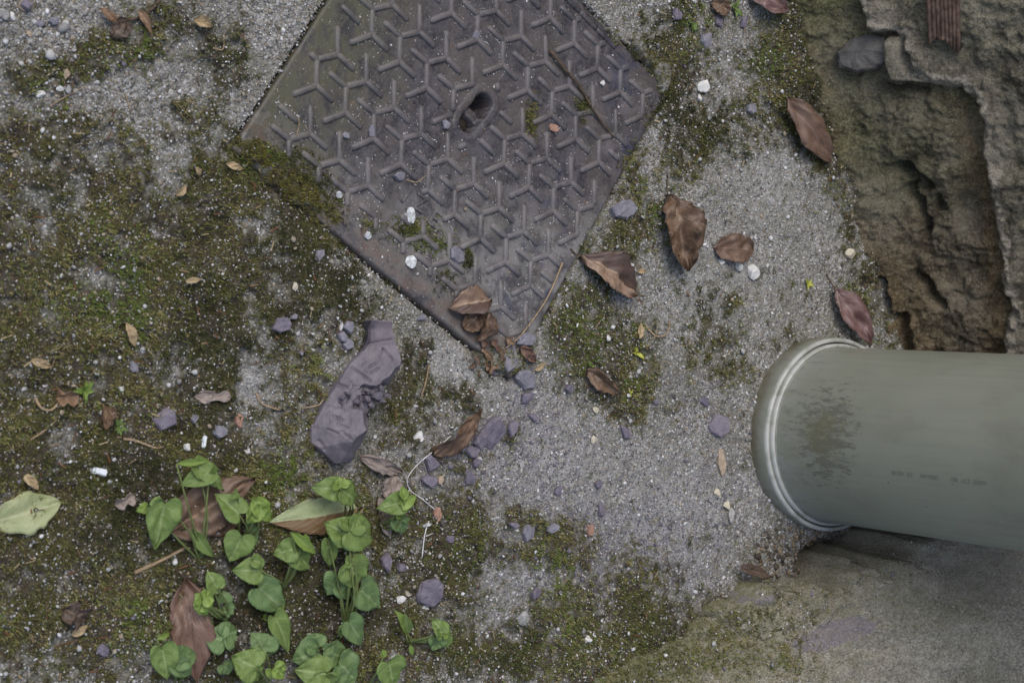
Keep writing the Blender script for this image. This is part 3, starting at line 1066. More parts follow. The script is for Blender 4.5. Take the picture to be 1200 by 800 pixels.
def foot_z(X, Y):
    ex, ezz = [e.x for e in FE], [e.z for e in FE]
    sd = -poly_sd(X + .010 * fbm(X * 60, Y * 60, 4, 80, .65), Y + .012 * fbm(X * 55, Y * 55, 4, 81, .65), FPOLY)
    base = np.interp(X, ex, ezz)
    rise = np.clip(sd, 0, None)
    top = base + .10 * rise + .012 * (1 - np.exp(-rise / .02)) * sstep(.2, .4, X)
    top = np.minimum(top, .55)
    top = top + .009 * fbm(X * 13, Y * 16, 3, 82) + .0048 * fbm(X * 42, Y * 55, 4, 83, .62) + .0016 * fbm(X * 210, Y * 210, 3, 84, .7)
    crumb = np.exp(-rise / .022) * sstep(.18, .28, X)
    top = top + crumb * (.014 * fbm(X * 70, Y * 70, 4, 85, .68))
    k = sstep(-.007, .004, sd)
    Z = -.08 + (top + .08) * k
    Z = np.where(sd < -.012, -.09, Z)
    Z = Z - .006 * sstep(.06, -.02, sd) * sstep(.14, .04, X)      # feathers out into the concrete
    return Z, sd


def build_footing():
    xs = graded(.0, .74, .0018, -.3, 3.2, 1.3)
    ys = graded(-.40, -.06, .0018, -4, .2, 1.3)
    X, Y = np.meshgrid(xs, ys, indexing='ij')
    X, Y = X.ravel(), Y.ravel()
    Z, sd = foot_z(X, Y)
    px, py = pix(X, Y)
    # patches: red = brown tint near the pipe, green = algae, blue = slate smear
    def at(a, b, z, rx, ry):
        c = G(a, b, z)
        return np.exp(-((X - c.x) / rx) ** 2 - ((Y - c.y) / ry) ** 2)
    alg = np.clip(sstep(.40, .12, X) * .95 + .25 * np.exp(-np.clip(sd, 0, 1) / .03) + .35 * at(1050, 700, .07, .07, .03) + .25 * (fbm(X * 12, Y * 12, 3, 86) > .12), 0, 1)
    och = np.clip(.9 * at(1150, 655, .09, .10, .035) + .6 * at(1080, 650, .07, .05, .03), 0, 1)
    pur = np.clip(1.0 * at(955, 740, .035, .034, .011) + .9 * at(985, 728, .045, .018, .009) + .8 * at(925, 752, .03, .02, .009) + .75 * at(880, 700, .02, .026, .007), 0, 1)
    Fa = grid_faces(len(xs), len(ys))
    keep = (sd > -.03)[Fa].any(1)
    Fa = Fa[keep]
    ids = np.unique(Fa)
    re = np.zeros(len(X), int)
    re[ids] = np.arange(len(ids))
    V = np.stack([X, Y, Z], 1)[ids]
    f = make('stone_footing', V, re[Fa], M_FOOT, attrs={'patches': ('FLOAT_COLOR', np.stack([och, alg, pur, np.ones(len(X))], 1)[ids])})
    tag(f, 'sloping weathered sandstone block below the pipe with greenish algae', 'stone')
    return f


build_footing()
FP = [(G(a, b, c).x, G(a, b, c).y) for a, b, c in EDGE] + [(4, .2), (4, -5), (-.3, -5), (-.1, -1.2)]


# ------------------------------------------------------------------ loose grit and moss (nobody could count them)
def ico():
    bm = bmesh.new()
    bmesh.ops.create_icosphere(bm, subdivisions=1, radius=1)
    v = np.array([x.co[:] for x in bm.verts])
    f = np.array([[q.index for q in p.verts] for p in bm.faces])
    bm.free()
    return v, f


ICO_V, ICO_F = ico()
if len(ICO_V) > 12:
    t_ = (1 + 5 ** .5) / 2
    ICO_V = np.array([(-1, t_, 0), (1, t_, 0), (-1, -t_, 0), (1, -t_, 0), (0, -1, t_), (0, 1, t_), (0, -1, -t_), (0, 1, -t_), (t_, 0, -1), (t_, 0, 1), (-t_, 0, -1), (-t_, 0, 1)]) / math.hypot(1, t_)
    ICO_F = np.array([(0, 11, 5), (0, 5, 1), (0, 1, 7), (0, 7, 10), (0, 10, 11), (1, 5, 9), (5, 11, 4), (11, 10, 2), (10, 7, 6), (7, 1, 8), (3, 9, 4), (3, 4, 2), (3, 2, 6), (3, 6, 8), (3, 8, 9), (4, 9, 5), (2, 4, 11), (6, 2, 10), (8, 6, 7), (9, 8, 1)])

PAL = np.array([(.66, .655, .65), (.52, .515, .505), (.42, .415, .40), (.27, .265, .255), (.33, .27, .19), (.17, .155, .185), (.11, .10, .09), (.38, .33, .25)])


OCT_V = np.array([(1, 0, 0), (-1, 0, 0), (0, 1, 0), (0, -1, 0), (0, 0, 1), (0, 0, -1)], float)
OCT_F = np.array([(0, 2, 4), (2, 1, 4), (1, 3, 4), (3, 0, 4), (2, 0, 5), (1, 2, 5), (3, 1, 5), (0, 3, 5)])


def grains(x, y, z, size, col, flat=.7, rng=RNG, small=False):
    n = len(x)
    BV, BF = (OCT_V, OCT_F) if small else (ICO_V, ICO_F)
    nb = len(BV)
    q = rng.normal(size=(n, 4))
    q /= np.linalg.norm(q, axis=1)[:, None]
    a, b, c, d = q.T
    R = np.stack([1 - 2 * (c * c + d * d), 2 * (b * c - a * d), 2 * (b * d + a * c), 2 * (b * c + a * d), 1 - 2 * (b * b + d * d), 2 * (c * d - a * b), 2 * (b * d - a * c), 2 * (c * d + a * b), 1 - 2 * (b * b + c * c)], 1).reshape(n, 3, 3)
    sh = rng.uniform(.45, 1.35, (n, 1, 3))
    V = BV[None] * sh * (1 + rng.uniform(-.28, .28, (n, nb, 1)))
    V = np.einsum('nij,nkj->nki', R, V) * (size[:, None, None] * .5)
    V[:, :, 2] *= flat
    V += np.stack([x, y, z], 1)[:, None]
    Fa = BF[None] + (np.arange(n) * nb)[:, None, None]
    C = np.repeat(np.concatenate([col, np.ones((n, 1))], 1), nb, 0)
    return V.reshape(-1, 3), Fa.reshape(-1, 3), C


def free_ground(x, y, cover_gap=.001):
    u, v = cov_local(x, y)
    ok = np.maximum(np.abs(u), np.abs(v)) > COV_S / 2 + cover_gap
    ok &= np.hypot(x - PIPE_C.x, y - PIPE_C.y) > COLLAR_R
    ok &= ((x - WA.x) * WN.x + (y - WA.y) * WN.y) > .0
    ok &= (poly_sd(x, y, FP) > -.02) | (x < .30)
    return ok


def build_grit():
    n = 46000
    x, y = RNG.uniform(-.47, .48, n), RNG.uniform(-.33, .34, n)
    moss, pale, dust = masks(x, y)
    d = .4 + 1.1 * fbm(x * 24, y * 24, 3, 90) + .9 * fbm(x * 70, y * 70, 3, 93)
    keep = (RNG.random(n) < np.clip(.4 + d * .9, .12, 1) * (1 - .3 * sstep(.3, .8, moss))) & free_ground(x, y)
    x, y, moss, dust = x[keep], y[keep], moss[keep], dust[keep]
    n = len(x)
    size = .0007 + .0011 * RNG.random(n) ** 2 + .0034 * RNG.random(n) ** 16
    px, py = pix(x, y)
    tl = np.exp(-((px - 40) / 110) ** 2 - ((py - 40) / 90) ** 2)
    size *= 1 + tl * RNG.random(n) ** 2 * 1.9
    pr = np.array([.26, .2, .16, .12, .08, .05, .05, .08])
    ci = RNG.choice(8, n, p=pr)
    ci = np.where((RNG.random(n) < .5 * dust), 5, ci)
    ci = np.where((RNG.random(n) < .8 * tl) & (ci == 0), RNG.choice([2, 3, 4, 7, 5], n), ci)
    c = PAL[ci] * RNG.uniform(.7, 1.1, (n, 1))
    z = np.maximum(gz(x, y), foot_z(x, y)[0]) + size * .12 + .0018 * sstep(.25, .7, moss)
    kk = (poly_sd(x, y, FP) > -.03) | (RNG.random(n) < .3)
    x, y, z, size, c, n = x[kk], y[kk], z[kk], size[kk], c[kk], kk.sum()
    A = grains(x, y, z, size, c)
    m = 170000
    sx, sy = RNG.uniform(-.47, .48, m), RNG.uniform(-.33, .34, m)
    ms, pl, du = masks(sx, sy)
    k = (RNG.random(m) < np.clip(.95 - 1.0 * ms + .6 * fbm(sx * 50, sy * 50, 3, 94), .22, .95)) & free_ground(sx, sy) & (poly_sd(sx, sy, FP) > -.01)
    sx, sy, ms, du = sx[k][:88000], sy[k][:88000], ms[k][:88000], du[k][:88000]
    ss = .0010 + .0017 * RNG.random(len(sx)) ** 2
    si = RNG.choice([0, 1, 2, 2, 3, 3, 4, 6, 7], len(sx))
    si = np.where(RNG.random(len(sx)) < .45 * du, 5, si)
    Sm = grains(sx, sy, gz(sx, sy) + ss * .1, ss, PAL[si] * RNG.uniform(.7, 1.1, (len(sx), 1)), .75, small=True)
    # dust and grit on the cover
    m = 2600
    u, v = RNG.uniform(-.149, .149, m), RNG.uniform(-.149, .149, m)
    wx, wy = cov_world(u, v)
    k = (RNG.random(m) < .22 + .75 * np.clip(.25 + 2.2 * fbm(u * 40, v * 40, 3, 91), 0, 1) + .9 * sstep(-.07, -.13, v)) & (key_sd(wx, wy) > .01)
    wx, wy = wx[k], wy[k]
    q = RNG.integers(0, len(RIBS), 5500)
    p0, p1 = np.array([r[0] for r in RIBS])[q], np.array([r[1] for r in RIBS])[q]
    dd = p1 - p0
    dd /= np.hypot(dd[:, 0], dd[:, 1])[:, None] + 1e-9
    nn = np.stack([-dd[:, 1], dd[:, 0]], 1)
    pt = p0 + (p1 - p0) * RNG.random((len(q), 1)) + nn * (RNG.choice([-1, 1, 1], len(q)) * (.0031 + .0012 * RNG.random(len(q)) ** 2))[:, None]
    gate = fbm(pt[:, 0] * 30, pt[:, 1] * 30, 3, 191) + .25 * (pt[:, 0] - pt[:, 1]) / .15 > .05
    pt = pt[gate]
    ax, ay = cov_world(pt[:, 0], pt[:, 1])
    nd = len(wx)
    wx, wy = np.concatenate([wx, ax]), np.concatenate([wy, ay])
    s2 = .0005 + .0007 * RNG.random(len(wx)) ** 2 + .0018 * RNG.random(len(wx)) ** 18
    s2[nd:] = .0005 + .0008 * RNG.random(len(ax)) ** 2
    c2 = PAL[RNG.choice([0, 0, 1, 1, 2, 4], len(wx))] * RNG.uniform(.7, 1.05, (len(wx), 1))
    Bm = grains(wx, wy, COV_Z + s2 * .2 + .0003, s2, c2)
    # coarser rubble in the hollow beside the pipe
    m = 1500
    an, r = RNG.uniform(0, 6.283, m), RNG.random(m)
    hx, hy = .355 + .085 * np.sqrt(r) * np.cos(an), -.195 + .042 * np.sqrt(r) * np.sin(an)
    k = (np.hypot(hx - PIPE_C.x, hy - PIPE_C.y) > COLLAR_R) & (poly_sd(hx, hy, FP) > -.006)
    hx, hy = hx[k], hy[k]
    s3 = .0016 + .0045 * RNG.random(len(hx)) ** 3
    c3 = PAL[RNG.choice([3, 3, 4, 7, 6, 6], len(hx))] * np.array((.75, .68, .58)) * RNG.uniform(.6, 1.0, (len(hx), 1))
    Cm = grains(hx, hy, gz(hx, hy) + s3 * .2, s3, c3)
    m = 60000
    fx, fy = RNG.uniform(.06, .66, m), RNG.uniform(-.385, -.13, m)
    fz, fs = foot_z(fx, fy)
    k = (fs > .002) & (fz > gz(fx, fy)) & (np.hypot(fx - PIPE_C.x, fy - PIPE_C.y) > COLLAR_R) & (RNG.random(m) < np.clip(.55 + .9 * fbm(fx * 40, fy * 40, 3, 99), .1, 1))
    fx, fy, fz = fx[k][:34000], fy[k][:34000], fz[k][:34000]
    fsz = .0008 + .0012 * RNG.random(len(fx)) ** 2
    fpal = np.array([(.42, .385, .31), (.30, .273, .22), (.20, .18, .14), (.52, .50, .44), (.14, .125, .095), (.22, .21, .125)])
    fc = fpal[RNG.integers(0, 6, len(fx))] * RNG.uniform(.75, 1.1, (len(fx), 1))
    gm = sstep(.36, .12, fx)[:, None] * (fbm(fx * 30, fy * 30, 3, 199)[:, None] > -.1)
    fc = fc * (1 - .75 * gm) + .75 * gm * np.array((.15, .145, .06)) * RNG.uniform(.6, 1.3, (len(fx), 1))
    Fm = grains(fx, fy, fz + fsz * .08, fsz, fc, .75, small=True)
    for nm, (V, Fa, C), lb in (('sandstone_grains', Fm, 'coarse tan grains standing out of the weathered sandstone'), ('sand', Sm, 'coarse pale sand grains loosened from the concrete'), ('grit', A, 'pale sand grit scattered over the concrete and moss'), ('dust_specks', Bm, 'tiny white specks of grit lying on the cast cover'), ('rubble', Cm, 'crumbled brown rubble in the hollow beside the pipe socket')):
        o = make(nm, V, Fa, M_GRIT, smooth=False, attrs={'tint': ('FLOAT_COLOR', C)})
        tag(o, lb, 'grit' if nm != 'rubble' else 'rubble', kind='stuff')


build_grit()


def build_moss():
    n = 200000
    x, y = RNG.uniform(-.47, .48, n), RNG.uniform(-.33, .34, n)
    moss = masks(x, y)[0]
    fine = moss + .5 * fbm(x * 130, y * 130, 4, 95, .7)
    k = (RNG.random(n) < sstep(.14, 1.0, fine) * .9) & free_ground(x, y, -.003)
    x, y, moss = x[k], y[k], moss[k]
    z = np.maximum(gz(x, y), foot_z(x, y)[0])
    # tufts that have crept onto the cover
    ex, ey = [], []
    for a, b, rx, ry, m in ((620, 140, 8, 22, 160), (680, 124, 8, 14, 110), (478, 268, 26, 12, 170), (505, 286, 22, 12, 170), (546, 303, 6, 12, 70), (330, 185, 34, 12, 260), (360, 215, 26, 20, 260), (385, 245, 18, 22, 180), (520, 328, 14, 18, 60), (430, 262, 12, 8, 40), (778, 100, 10, 20, 90), (735, 190, 12, 18, 60), (600, 425, 22, 12, 70), (765, 130, 12, 16, 60), (755, 55, 14, 14, 70), (300, 178, 16, 12, 120)):
        for _ in range(m):
            p = G(a + random.gauss(0, rx * .55), b + random.gauss(0, ry * .55))
            ex.append(p.x)
            ey.append(p.y)
    ex, ey = np.array(ex), np.array(ey)
    u, v = cov_local(ex, ey)
    inside = np.maximum(np.abs(u), np.abs(v)) < COV_S / 2
    ez = np.where(inside, COV_Z + .0003, gz(ex, ey))
    x, y, z, moss = np.concatenate([x, ex]), np.concatenate([y, ey]), np.concatenate([z, ez]), np.concatenate([moss, np.full(len(ex), .9)])
    n = len(x)
    if n > 110000:
        s = RNG.permutation(n)[:110000]
        x, y, z, moss = x[s], y[s], z[s], moss[s]
        n = len(x)
    B = 4
    N = n * B
    X, Y, Z, Ms = np.repeat(x, B), np.repeat(y, B), np.repeat(z, B), np.repeat(moss, B)
    an = RNG.uniform(0, 6.283, N)
    tilt = RNG.uniform(.15, 1.15, N)
    big = np.repeat(np.clip(fbm(x * 28, y * 28, 3, 97) + .5, 0, 1), B)
    ln = (.0013 + .0026 * RNG.random(N)) * (.65 + 1.0 * big)
    wd = .00026 + .0003 * RNG.random(N)
    dx, dy, dz = np.cos(an) * np.sin(tilt), np.sin(an) * np.sin(tilt), np.cos(tilt)
    sx, sy = -np.sin(an), np.cos(an)
    jx, jy = RNG.normal(0, .0007, N), RNG.normal(0, .0007, N)
    P0 = np.stack([X + jx - sx * wd, Y + jy - sy * wd, Z - .0002], 1)
    P1 = np.stack([X + jx + sx * wd, Y + jy + sy * wd, Z - .0002], 1)
    P2 = np.stack([X + jx + dx * ln, Y + jy + dy * ln, Z + dz * ln], 1)
    V = np.stack([P0, P1, P2], 1).reshape(-1, 3)
    Fa = np.arange(N * 3).reshape(-1, 3)
    pal = np.array([(.05, .053, .022), (.085, .09, .03), (.135, .14, .042), (.105, .085, .043), (.24, .21, .085), (.125, .165, .038)])
    hue = np.repeat(fbm(x * 13, y * 13, 4, 98, .6), B) + RNG.normal(0, .16, N)
    ci = np.digitize(hue, [-.28, -.08, .1, .22, .42])
    px, py = pix(X, Y)
    bright = blobs(px, py, [(680, 385, 45, 60, 1), (300, 185, 30, 25, 1), (270, 65, 40, 30, .6), (820, 30, 30, 50, .9), (640, 740, 120, 60, .6), (100, 80, 60, 40, .6), (500, 285, 40, 20, .9), (545, 610, 60, 60, .5)])
    ci = np.where(RNG.random(N) < bright * .5, 5, ci)
    c = pal[ci] * RNG.uniform(.7, 1.35, (N, 1))
    C = np.repeat(np.concatenate([c, np.ones((N, 1))], 1), 3, 0)
    o = make('moss', V, Fa, M_MOSS, smooth=False, attrs={'tint': ('FLOAT_COLOR', C)})
    tag(o, 'short olive green and brown moss growing over the concrete', 'moss', kind='stuff')
    # longer fallen fibres and dry stalk crumbs in the moss
    m = 2600
    x, y = RNG.uniform(-.46, .47, m), RNG.uniform(-.32, .33, m)
    k = (masks(x, y)[0] > .35 - .3 * RNG.random(m)) & free_ground(x, y)
    x, y = x[k], y[k]
    z = gz(x, y) + .0018
    m = len(x)
    ln, an = RNG.uniform(.002, .008, m), RNG.uniform(0, 6.283, m)
    w_ = RNG.uniform(.0002, .0006, m)
    dx, dy, sx, sy = np.cos(an) * ln, np.sin(an) * ln, -np.sin(an) * w_, np.cos(an) * w_
    zz = RNG.uniform(-.0008, .0012, m)
    V = np.stack([np.stack([x - sx, y - sy, z], 1), np.stack([x + dx - sx, y + dy - sy, z + zz], 1), np.stack([x + dx + sx, y + dy + sy, z + zz], 1), np.stack([x + sx, y + sy, z], 1), np.stack([x + dx * .5, y + dy * .5, z + zz * .5 + w_ * .9], 1)], 1).reshape(-1, 3)
    q = np.array([(0, 1, 4), (1, 2, 4), (2, 3, 4), (3, 0, 4)])
    Fa = (q[None] + (np.arange(m) * 5)[:, None, None]).reshape(-1, 3)
    fp = np.array([(.10, .07, .04), (.22, .16, .09), (.34, .27, .16), (.14, .07, .035), (.08, .055, .035)])
    C = np.repeat(np.concatenate([fp[RNG.integers(0, 5, m)] * RNG.uniform(.7, 1.1, (m, 1)), np.ones((m, 1))], 1), 5, 0)
    o = make('plant_crumbs', V, Fa, M_MOSS, smooth=False, attrs={'tint': ('FLOAT_COLOR', C)})
    tag(o, 'dry brown plant crumbs and fibres lying in the moss', 'plant litter', kind='stuff')


build_moss()


# ------------------------------------------------------------------ soil and moss drifted over the rim of the cover
def drift(cx, cy, rx, ry, rot, hgt, mo, label, seed):
    c = G(cx, cy)
    s = mpp(cx)
    n = 60
    t = np.linspace(-1.15, 1.15, n)
    U, V = np.meshgrid(t, t, indexing='ij')
    U, V = U.ravel(), V.ravel()
    a = -math.radians(rot)
    X = c.x + (U * rx * math.cos(a) - V * ry * math.sin(a)) * s * 1.2
    Y = c.y + (U * rx * math.sin(a) + V * ry * math.cos(a)) * s
    r = np.hypot(U, V) + .9 * fbm(X * 55, Y * 55, 4, seed, .65)
    Z = COV_Z - .004 + (hgt + .004) * sstep(1.0, .25, r) + .0018 * fbm(X * 150, Y * 150, 3, seed + 1, .65) * sstep(1.05, .7, r)
    o = make('soil_drift', np.stack([X, Y, Z], 1), grid_faces(n, n), M_GROUND, attrs={'moss': ('FLOAT', np.clip(mo + .5 * fbm(X * 60, Y * 60, 4, seed + 3, .7), 0, 1)), 'pale': ('FLOAT', np.full(len(X), .25)), 'slate_dust': ('FLOAT', np.full(len(X), .2))})
    tag(o, label, 'soil', kind='stuff')
    m = int(rx * ry * 1.1 * mo)
    k = RNG.integers(0, len(X), m)
    k = k[(Z[k] > COV_Z - .0008)]
    DR.append((X[k] + RNG.normal(0, .001, len(k)), Y[k] + RNG.normal(0, .001, len(k)), Z[k]))


DR = []
drift(345, 222, 52, 20, 42, .005, .9, 'mossy soil creeping over the left corner of the cover', 201)
drift(388, 256, 22, 16, 42, .004, .8, 'moss cushion on the low rim of the cover', 205)
drift(300, 182, 26, 14, 30, .005, .95, 'bright moss clump at the left corner of the cover', 209)
drift(588, 418, 34, 18, -25, .0045, .3, 'silt heaped over the low corner of the cover', 213)
drift(776, 98, 16, 24, 0, .004, .45, 'silt over the right corner of the cover', 217)
drift(752, 60, 34, 10, 44, .0035, .5, 'grit bank along the upper right rim of the cover', 221)
drift(715, 40, 24, 8, 44, .0035, .5, 'moss along the top right rim of the cover', 225)
drift(690, 282, 46, 7, -60, .003, .25, 'silt along the lower right rim of the cover', 229)
drift(745, 190, 36, 7, -60, .003, .4, 'grit along the right rim of the cover', 233)


def drift_moss():
    x = np.concatenate([d[0] for d in DR])
    y = np.concatenate([d[1] for d in DR])
    z = np.concatenate([d[2] for d in DR])
    # moss on the foot of the sandstone and of the wall
    B = 5
    N = len(x) * B
    X, Y, Z = np.repeat(x, B), np.repeat(y, B), np.repeat(z, B)
    an, tilt = RNG.uniform(0, 6.283, N), RNG.uniform(.1, 1.1, N)
    ln, wd = RNG.uniform(.0014, .0038, N), RNG.uniform(.0002, .0005, N)
    jx, jy = RNG.normal(0, .0008, N), RNG.normal(0, .0008, N)
    V = np.stack([np.stack([X + jx + np.sin(an) * wd, Y + jy - np.cos(an) * wd, Z - .0003], 1), np.stack([X + jx - np.sin(an) * wd, Y + jy + np.cos(an) * wd, Z - .0003], 1),
                  np.stack([X + jx + np.cos(an) * np.sin(tilt) * ln, Y + jy + np.sin(an) * np.sin(tilt) * ln, Z + np.cos(tilt) * ln], 1)], 1).reshape(-1, 3)
    pal = np.array([(.08, .076, .022), (.13, .135, .032), (.22, .21, .045), (.12, .085, .035)])
    c = pal[RNG.integers(0, 4, N)] * RNG.uniform(.7, 1.3, (N, 1))
    o = make('rim_moss', V, np.arange(N * 3).reshape(-1, 3), M_MOSS, smooth=False, attrs={'tint': ('FLOAT_COLOR', np.repeat(np.concatenate([c, np.ones((N, 1))], 1), 3, 0))})
    tag(o, 'olive moss tufts overgrowing the rim of the cover', 'moss', kind='stuff')


drift_moss()


# ------------------------------------------------------------------ the cracked purple stone
def stone_piece(name, poly, hgt, parent, bevels, cuts, seed, rough=.0003, tiltx=0.0, mat=None, crush=None):
    bevels = [(e * 1.0, q) for e, q in bevels]
    """poly: (px, py, z of the seen outline); bevels: per edge (height at the edge, slope)"""
    P = [G(a, b, z) for a, b, z in poly]
    P2 = [(p.x, p.y) for p in P]
    cx = sum(p[0] for p in P2) / len(P2)
    cy = sum(p[1] for p in P2) / len(P2)
    nr, na = 70, 300
    ring = []
    L = [math.dist(P2[i], P2[(i + 1) % len(P2)]) for i in range(len(P2))]
    T = sum(L)
    for k in range(na):
        d = T * k / na
        i = 0
        while d > L[i]:
            d -= L[i]
            i += 1
        a, b = P2[i], P2[(i + 1) % len(P2)]
        ring.append((a[0] + (b[0] - a[0]) * d / L[i], a[1] + (b[1] - a[1]) * d / L[i]))
    ring = np.array(ring)
    rr = np.linspace(0.001, 1, nr)
    X = (cx + rr[:, None] * (ring[None, :, 0] - cx)).ravel()
    Y = (cy + rr[:, None] * (ring[None, :, 1] - cy)).ravel()
    h = hgt + tiltx * (X - cx) + .0003 * fbm(X * 40, Y * 40, 2, seed)
    for i in range(len(P2)):
        a, b = P2[i], P2[(i + 1) % len(P2)]
        eh, sl = bevels[i % len(bevels)]
        dx, dy = b[0] - a[0], b[1] - a[1]
        l = math.hypot(dx, dy)
        nx, ny = -dy / l, dx / l
        if (cx - a[0]) * nx + (cy - a[1]) * ny < 0: nx, ny = -nx, -ny
        d = seg_d(X, Y, a, b)
        h = np.minimum(h, eh + sl * d + .0004 * fbm(X * 60, Y * 60, 2, seed + i))
    h += rough * fbm(X * 260, Y * 260, 3, seed + 30, .6)
    if crush:
        cl = [G(a, b, .016) for a, b in crush]
        dd = np.full(len(X), 9.)
        for a, b in zip(cl[:-1], cl[1:]):
            dd = np.minimum(dd, seg_d(X + .003 * fbm(X * 120, Y * 120, 3, 77), Y + .004 * fbm(X * 120, Y * 120, 3, 78), a, b))
        r_ = np.random.default_rng(4)
        sx_, sy_ = r_.uniform(X.min(), X.max(), 420), r_.uniform(Y.min(), Y.max(), 420)
        near = np.argsort((X[:, None] - sx_) ** 2 + (Y[:, None] - sy_) ** 2, axis=1)[:, :2]
        d1 = np.hypot(X - sx_[near[:, 0]], Y - sy_[near[:, 0]])
        d2 = np.hypot(X - sx_[near[:, 1]], Y - sy_[near[:, 1]])
        hc = r_.uniform(-.0035, .0025, 420)[near[:, 0]] + ((X - sx_[near[:, 0]]) * r_.uniform(-.5, .5, 420)[near[:, 0]] + (Y - sy_[near[:, 0]]) * r_.uniform(-.5, .5, 420)[near[:, 0]]) - .002 * sstep(.0009, .0001, d2 - d1)
        kc = sstep(.0105, .0075, dd)
        h = h * (1 - kc) + kc * np.minimum(h - .001, .0165 + hc)
    for (a, b, wd, dp) in cuts:
        A_, B_ = G(*a, hgt), G(*b, hgt)
        h -= dp * sstep(wd, wd * .3, seg_d(X, Y, A_, B_))
    g0 = gz1(cx, cy)
    V = np.stack([X - cx, Y - cy, h], 1)
    low = V[-na:].copy()
    low[:, 2] = -.006
    low[:, :2] *= .97
    V = np.concatenate([V, low])
    i = np.arange(nr)[:, None] * na + np.arange(na)[None]
    j = np.arange(nr)[:, None] * na + (np.arange(na)[None] + 1) % na
    Fa = np.stack([i.ravel(), (i + na).ravel(), (j + na).ravel(), j.ravel()], 1)
    o = make(name, V, Fa, mat or M_STONE, parent, smooth=False)
    pl = parent.location if parent else Vector((0, 0, 0))
    o.location = (cx - pl.x, cy - pl.y, g0 - pl.z)
    return o


def chip_mesh(L, W, T, n, seed, name, mat, inset=.12):
    """an angular flake: broken polygon plan, bevelled rim, uneven top"""
    r = random.Random(seed)
    an = sorted([2 * math.pi * (k + r.uniform(-.32, .32)) / n for k in range(n)])
    base = [(math.cos(a) * L / 2 * r.uniform(.82, 1.1), math.sin(a) * W / 2 * r.uniform(.82, 1.1)) for a in an]
    tx, ty = r.uniform(-.22, .22), r.uniform(-.22, .22)
    V, Fc = [], []
    rings = [(.93, -T * .3), (1.0, T * .35), (.97, T * .7), (1 - inset * r.uniform(.8, 1.6), T)]
    for s, z in rings:
        for x, y in base:
            j = r.uniform(-.04, .04)
            V.append((x * (s + j), y * (s + j), z + (tx * x + ty * y) * (z > 0) + r.uniform(-.06, .06) * T))
    for i in range(3):
        for k in range(n):
            Fc.append((i * n + k, i * n + (k + 1) % n, (i + 1) * n + (k + 1) % n, (i + 1) * n + k))
    # top broken into two levels
    c = len(V)
    V.append((r.uniform(-.15, .15) * L, r.uniform(-.15, .15) * W, T * r.uniform(1.0, 1.14)))
    for k in range(n):
        Fc.append((3 * n + k, 3 * n + (k + 1) % n, c))
    Fc.append(tuple(range(n - 1, -1, -1)))
    o = make(name, V, Fc, mat, None, smooth=False)
    bm = bmesh.new()
    bm.from_mesh(o.data)
    bmesh.ops.subdivide_edges(bm, edges=bm.edges, cuts=2, use_grid_fill=True)
    for v in bm.verts:
        v.co += Vector((r.gauss(0, 1), r.gauss(0, 1), r.gauss(0, 1))) * T * .035
    bm.to_mesh(o.data)
    bm.free()
    return o


def build_stone():
    c = G(418, 462)
    root = empty('cracked_stone', (c.x, c.y, gz1(c.x, c.y)))
    tag(root, 'long cracked purple-grey stone lying in the moss below the cover', 'stone')
    h = .033
    out = [(437, 386, .012), (444, 374, h * .8), (467, 376, h * .9), (472, 392, h), (478, 424, h), (474, 437, h), (460, 455, h * .95), (450, 474, h * .9), (440, 487, h * .88), (431, 515, h * .82), (421, 530, h * .7), (405, 542, .008), (384, 542, .002), (360, 518, .002), (361, 500, .003), (379, 470, .004), (393, 449, .004), (407, 427, .004), (430, 403, .004)]
    bv = [(.018, .35), (.019, .4), (.022, .9), (.022, 1.8), (.022, 1.5), (.019, 1.0), (.014, 1.2), (.014, 1.2), (.020, 1.8), (.018, 1.4), (.015, 1.0), (.012, .85), (.010, .95), (.006, .85), (.007, .85), (.007, 1.0), (.006, .95), (.006, .85), (.007, .85)]
    cu = [((464, 409), (469, 421), .0011, .0018), ((464, 409), (459, 418), .0010, .0014), ((432, 431), (444, 446), .0012, .002), ((453, 426), (447, 430), .001, .0014), ((455, 431), (447, 437), .001, .0014), ((446, 424), (441, 428), .001, .001), ((455, 404), (461, 411), .0008, .0006), ((445, 405), (470, 398), .0009, .0009),
          ((398, 504), (406, 509), .0011, .0018), ((405, 488), (412, 493), .0011, .0016), ((407, 498), (415, 502), .0011, .0016), ((409, 506), (417, 516), .0010, .0018), ((410, 488), (408, 496), .0008, .0009), ((418, 492), (417, 498), .0008, .0009), ((402, 483), (400, 496), .0007, .0006), ((391, 518), (396, 528), .0012, .0018), ((369, 505), (374, 513), .001, .0012), ((407, 446), (424, 455), .0012, .002), ((420, 440), (428, 448), .0008, .001)]
    bd = stone_piece('stone_body', out, h, root, bv, cu, 301, crush=[(393, 462), (415, 466), (432, 467), (452, 464)])
    r = random.Random(5)
    spots = [(437, 463, 13), (426, 468, 9), (444, 470, 10), (432, 474, 9), (420, 478, 12), (449, 462, 8), (413, 470, 7), (441, 455, 8), (405, 462, 7), (398, 466, 6), (427, 458, 7), (451, 470, 14), (436, 479, 8), (416, 461, 6), (408, 455, 6), (402, 471, 6), (431, 483, 10), (444, 479, 6), (421, 470, 5)]
    for i, (x, y, sz) in enumerate(spots[:11]):
        o = chip_mesh(sz * .00072, sz * .00072 * r.uniform(.55, .9), .003 + .002 * r.random(), r.choice((4, 5, 6)), 900 + i, 'fragment', M_STONE, .05)
        p = G(x, y, .015)
        o.parent = root
        o.location = (p.x - c.x, p.y - c.y, .0165 + r.uniform(-.001, .001))
        o.rotation_euler = (r.uniform(-.2, .2), r.uniform(-.2, .2), r.uniform(0, 6.28))


build_stone()

